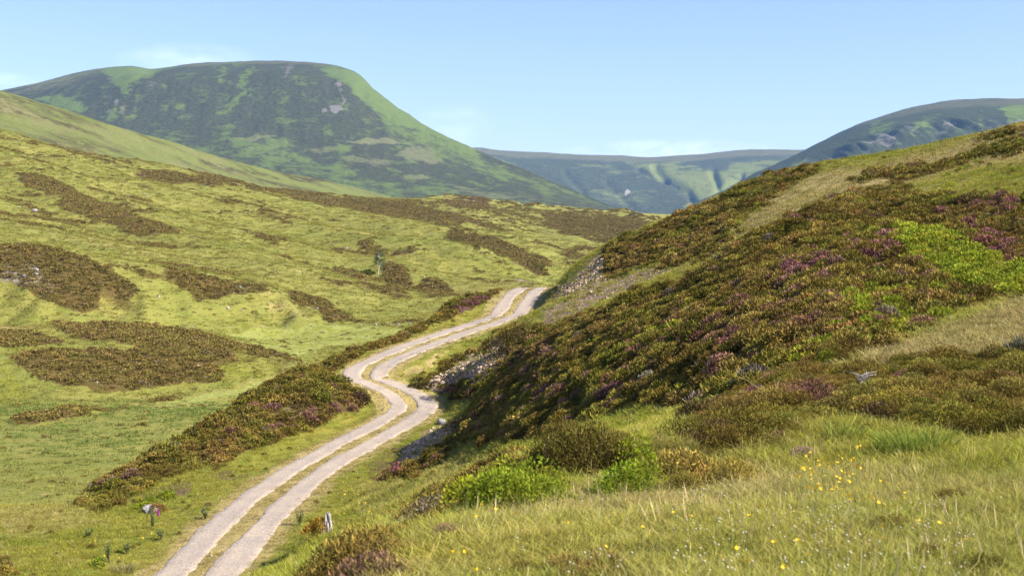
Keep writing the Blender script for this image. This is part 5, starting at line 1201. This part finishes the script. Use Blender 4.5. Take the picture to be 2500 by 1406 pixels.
# ================================================================= CAMERA, SUN, SKY, AIR
cam = bpy.data.objects.new('camera', bpy.data.cameras.new('camera')); COL.objects.link(cam)
cam.location = (0, 0, 0); cam.rotation_euler = (math.radians(90), 0, 0)
cd = cam.data; cd.sensor_width = 36; cd.lens = 36 * F / 2500; cd.shift_y = -(703 - HV) / 2500
cd.clip_start = .1; cd.clip_end = 40000
cd.dof.use_dof = True; cd.dof.focus_distance = 70; cd.dof.aperture_fstop = 5.0
scene.camera = cam
SUN_AZ, SUN_EL = math.radians(108), math.radians(40)   # azimuth clockwise from the view direction
sd = Vector((math.cos(SUN_EL) * math.sin(SUN_AZ), math.cos(SUN_EL) * math.cos(SUN_AZ), math.sin(SUN_EL)))
sl = bpy.data.lights.new('sun', 'SUN'); sl.energy = 5.0; sl.angle = math.radians(.53); sl.color = (1, .945, .85)
so = bpy.data.objects.new('sun', sl); COL.objects.link(so); so.rotation_euler = (-sd).to_track_quat('-Z', 'Y').to_euler(); so.location = (60, 0, 80)
w = bpy.data.worlds.new('World'); scene.world = w; w.use_nodes = True
n = NT(w.node_tree)
sky = n.new('ShaderNodeTexSky', sky_type='NISHITA'); sky.sun_disc = False; sky.sun_elevation = SUN_EL; sky.sun_rotation = SUN_AZ
sky.altitude = 400; sky.air_density = 1.0; sky.dust_density = .6; sky.ozone_density = 1.2
gen = n.new('ShaderNodeTexCoord').outputs['Generated']
sx = n.new('ShaderNodeSeparateXYZ'); n.link(gen, sx.inputs[0])
def cloud(u, v, ru, rv, seed, dens):
    """a thin wisp of cloud in one direction of the sky"""
    cx, cz = (u - CU) / F, (HV - v) / F
    az = n.math('DIVIDE', sx.outputs[0], n.math('MAXIMUM', sx.outputs[1], .05)); el = n.math('DIVIDE', sx.outputs[2], n.math('MAXIMUM', sx.outputs[1], .05))
    a = n.math('DIVIDE', n.math('SUBTRACT', az, cx), ru / F); e = n.math('DIVIDE', n.math('SUBTRACT', el, cz), rv / F)
    q = n.math('ADD', n.math('MULTIPLY', a, a), n.math('MULTIPLY', e, e))
    body = n.math('SUBTRACT', 1.0, q, True)
    nz = n.noise(n.mapping(gen, (1, 1, 2.6)), 34 + seed, 6, .6)
    return n.math('MULTIPLY', n.math('MULTIPLY', body, n.ramp(nz, .25, .8)), dens)
cl = cloud(455, 150, 190, 48, 0, .28)
for a in ((1105, 310, 110, 60, 5, .2), (1640, 372, 290, 34, 9, .4), (0, 205, 110, 30, 3, .35)):
    cl = n.math('MAXIMUM', cl, cloud(*a))
bg = n.new('ShaderNodeBackground'); bg.inputs[1].default_value = .10
tint = n.mix(1.0, sky.outputs[0], SKY_TINT, 'MULTIPLY')
colr = n.mix(cl, tint, CLOUD)
n.link(colr, bg.inputs[0]); n.link(bg.outputs[0], n.new('ShaderNodeOutputWorld').inputs[0])
vs_ = scene.view_settings; vs_.view_transform = 'Standard'; vs_.look = 'None'; vs_.gamma = 1; vs_.use_curve_mapping = False
vs_.exposure = EXPO

# the blue air between here and the far hills
m, n = mat('air')
pv = n.new('ShaderNodeVolumePrincipled'); pv.inputs['Color'].default_value = HAZE_C; pv.inputs['Density'].default_value = HAZE_D; pv.inputs['Anisotropy'].default_value = 0.0
n.link(pv.outputs[0], n.new('ShaderNodeOutputMaterial').inputs['Volume'])
x0, x1, y0, y1, z0_, z1_ = -6400, 6400, -420, 11200, -33.5, 800
vs = [(x, y, z) for z in (z0_, z1_) for y in (y0, y1) for x in (x0, x1)]
hz = obj('haze', mk_mesh('haze', vs, [(0, 2, 3, 1), (4, 5, 7, 6), (0, 1, 5, 4), (2, 6, 7, 3), (0, 4, 6, 2), (1, 3, 7, 5)], None, [m], False), kind='stuff')
hz['label'] = 'thin blue summer haze over the far hills'; hz['category'] = 'haze'
cy = scene.cycles
cy.max_bounces = 6; cy.diffuse_bounces = 3; cy.glossy_bounces = 2; cy.transmission_bounces = 4; cy.transparent_max_bounces = 8; cy.volume_bounces = 0
cy.use_denoising = USE_DN
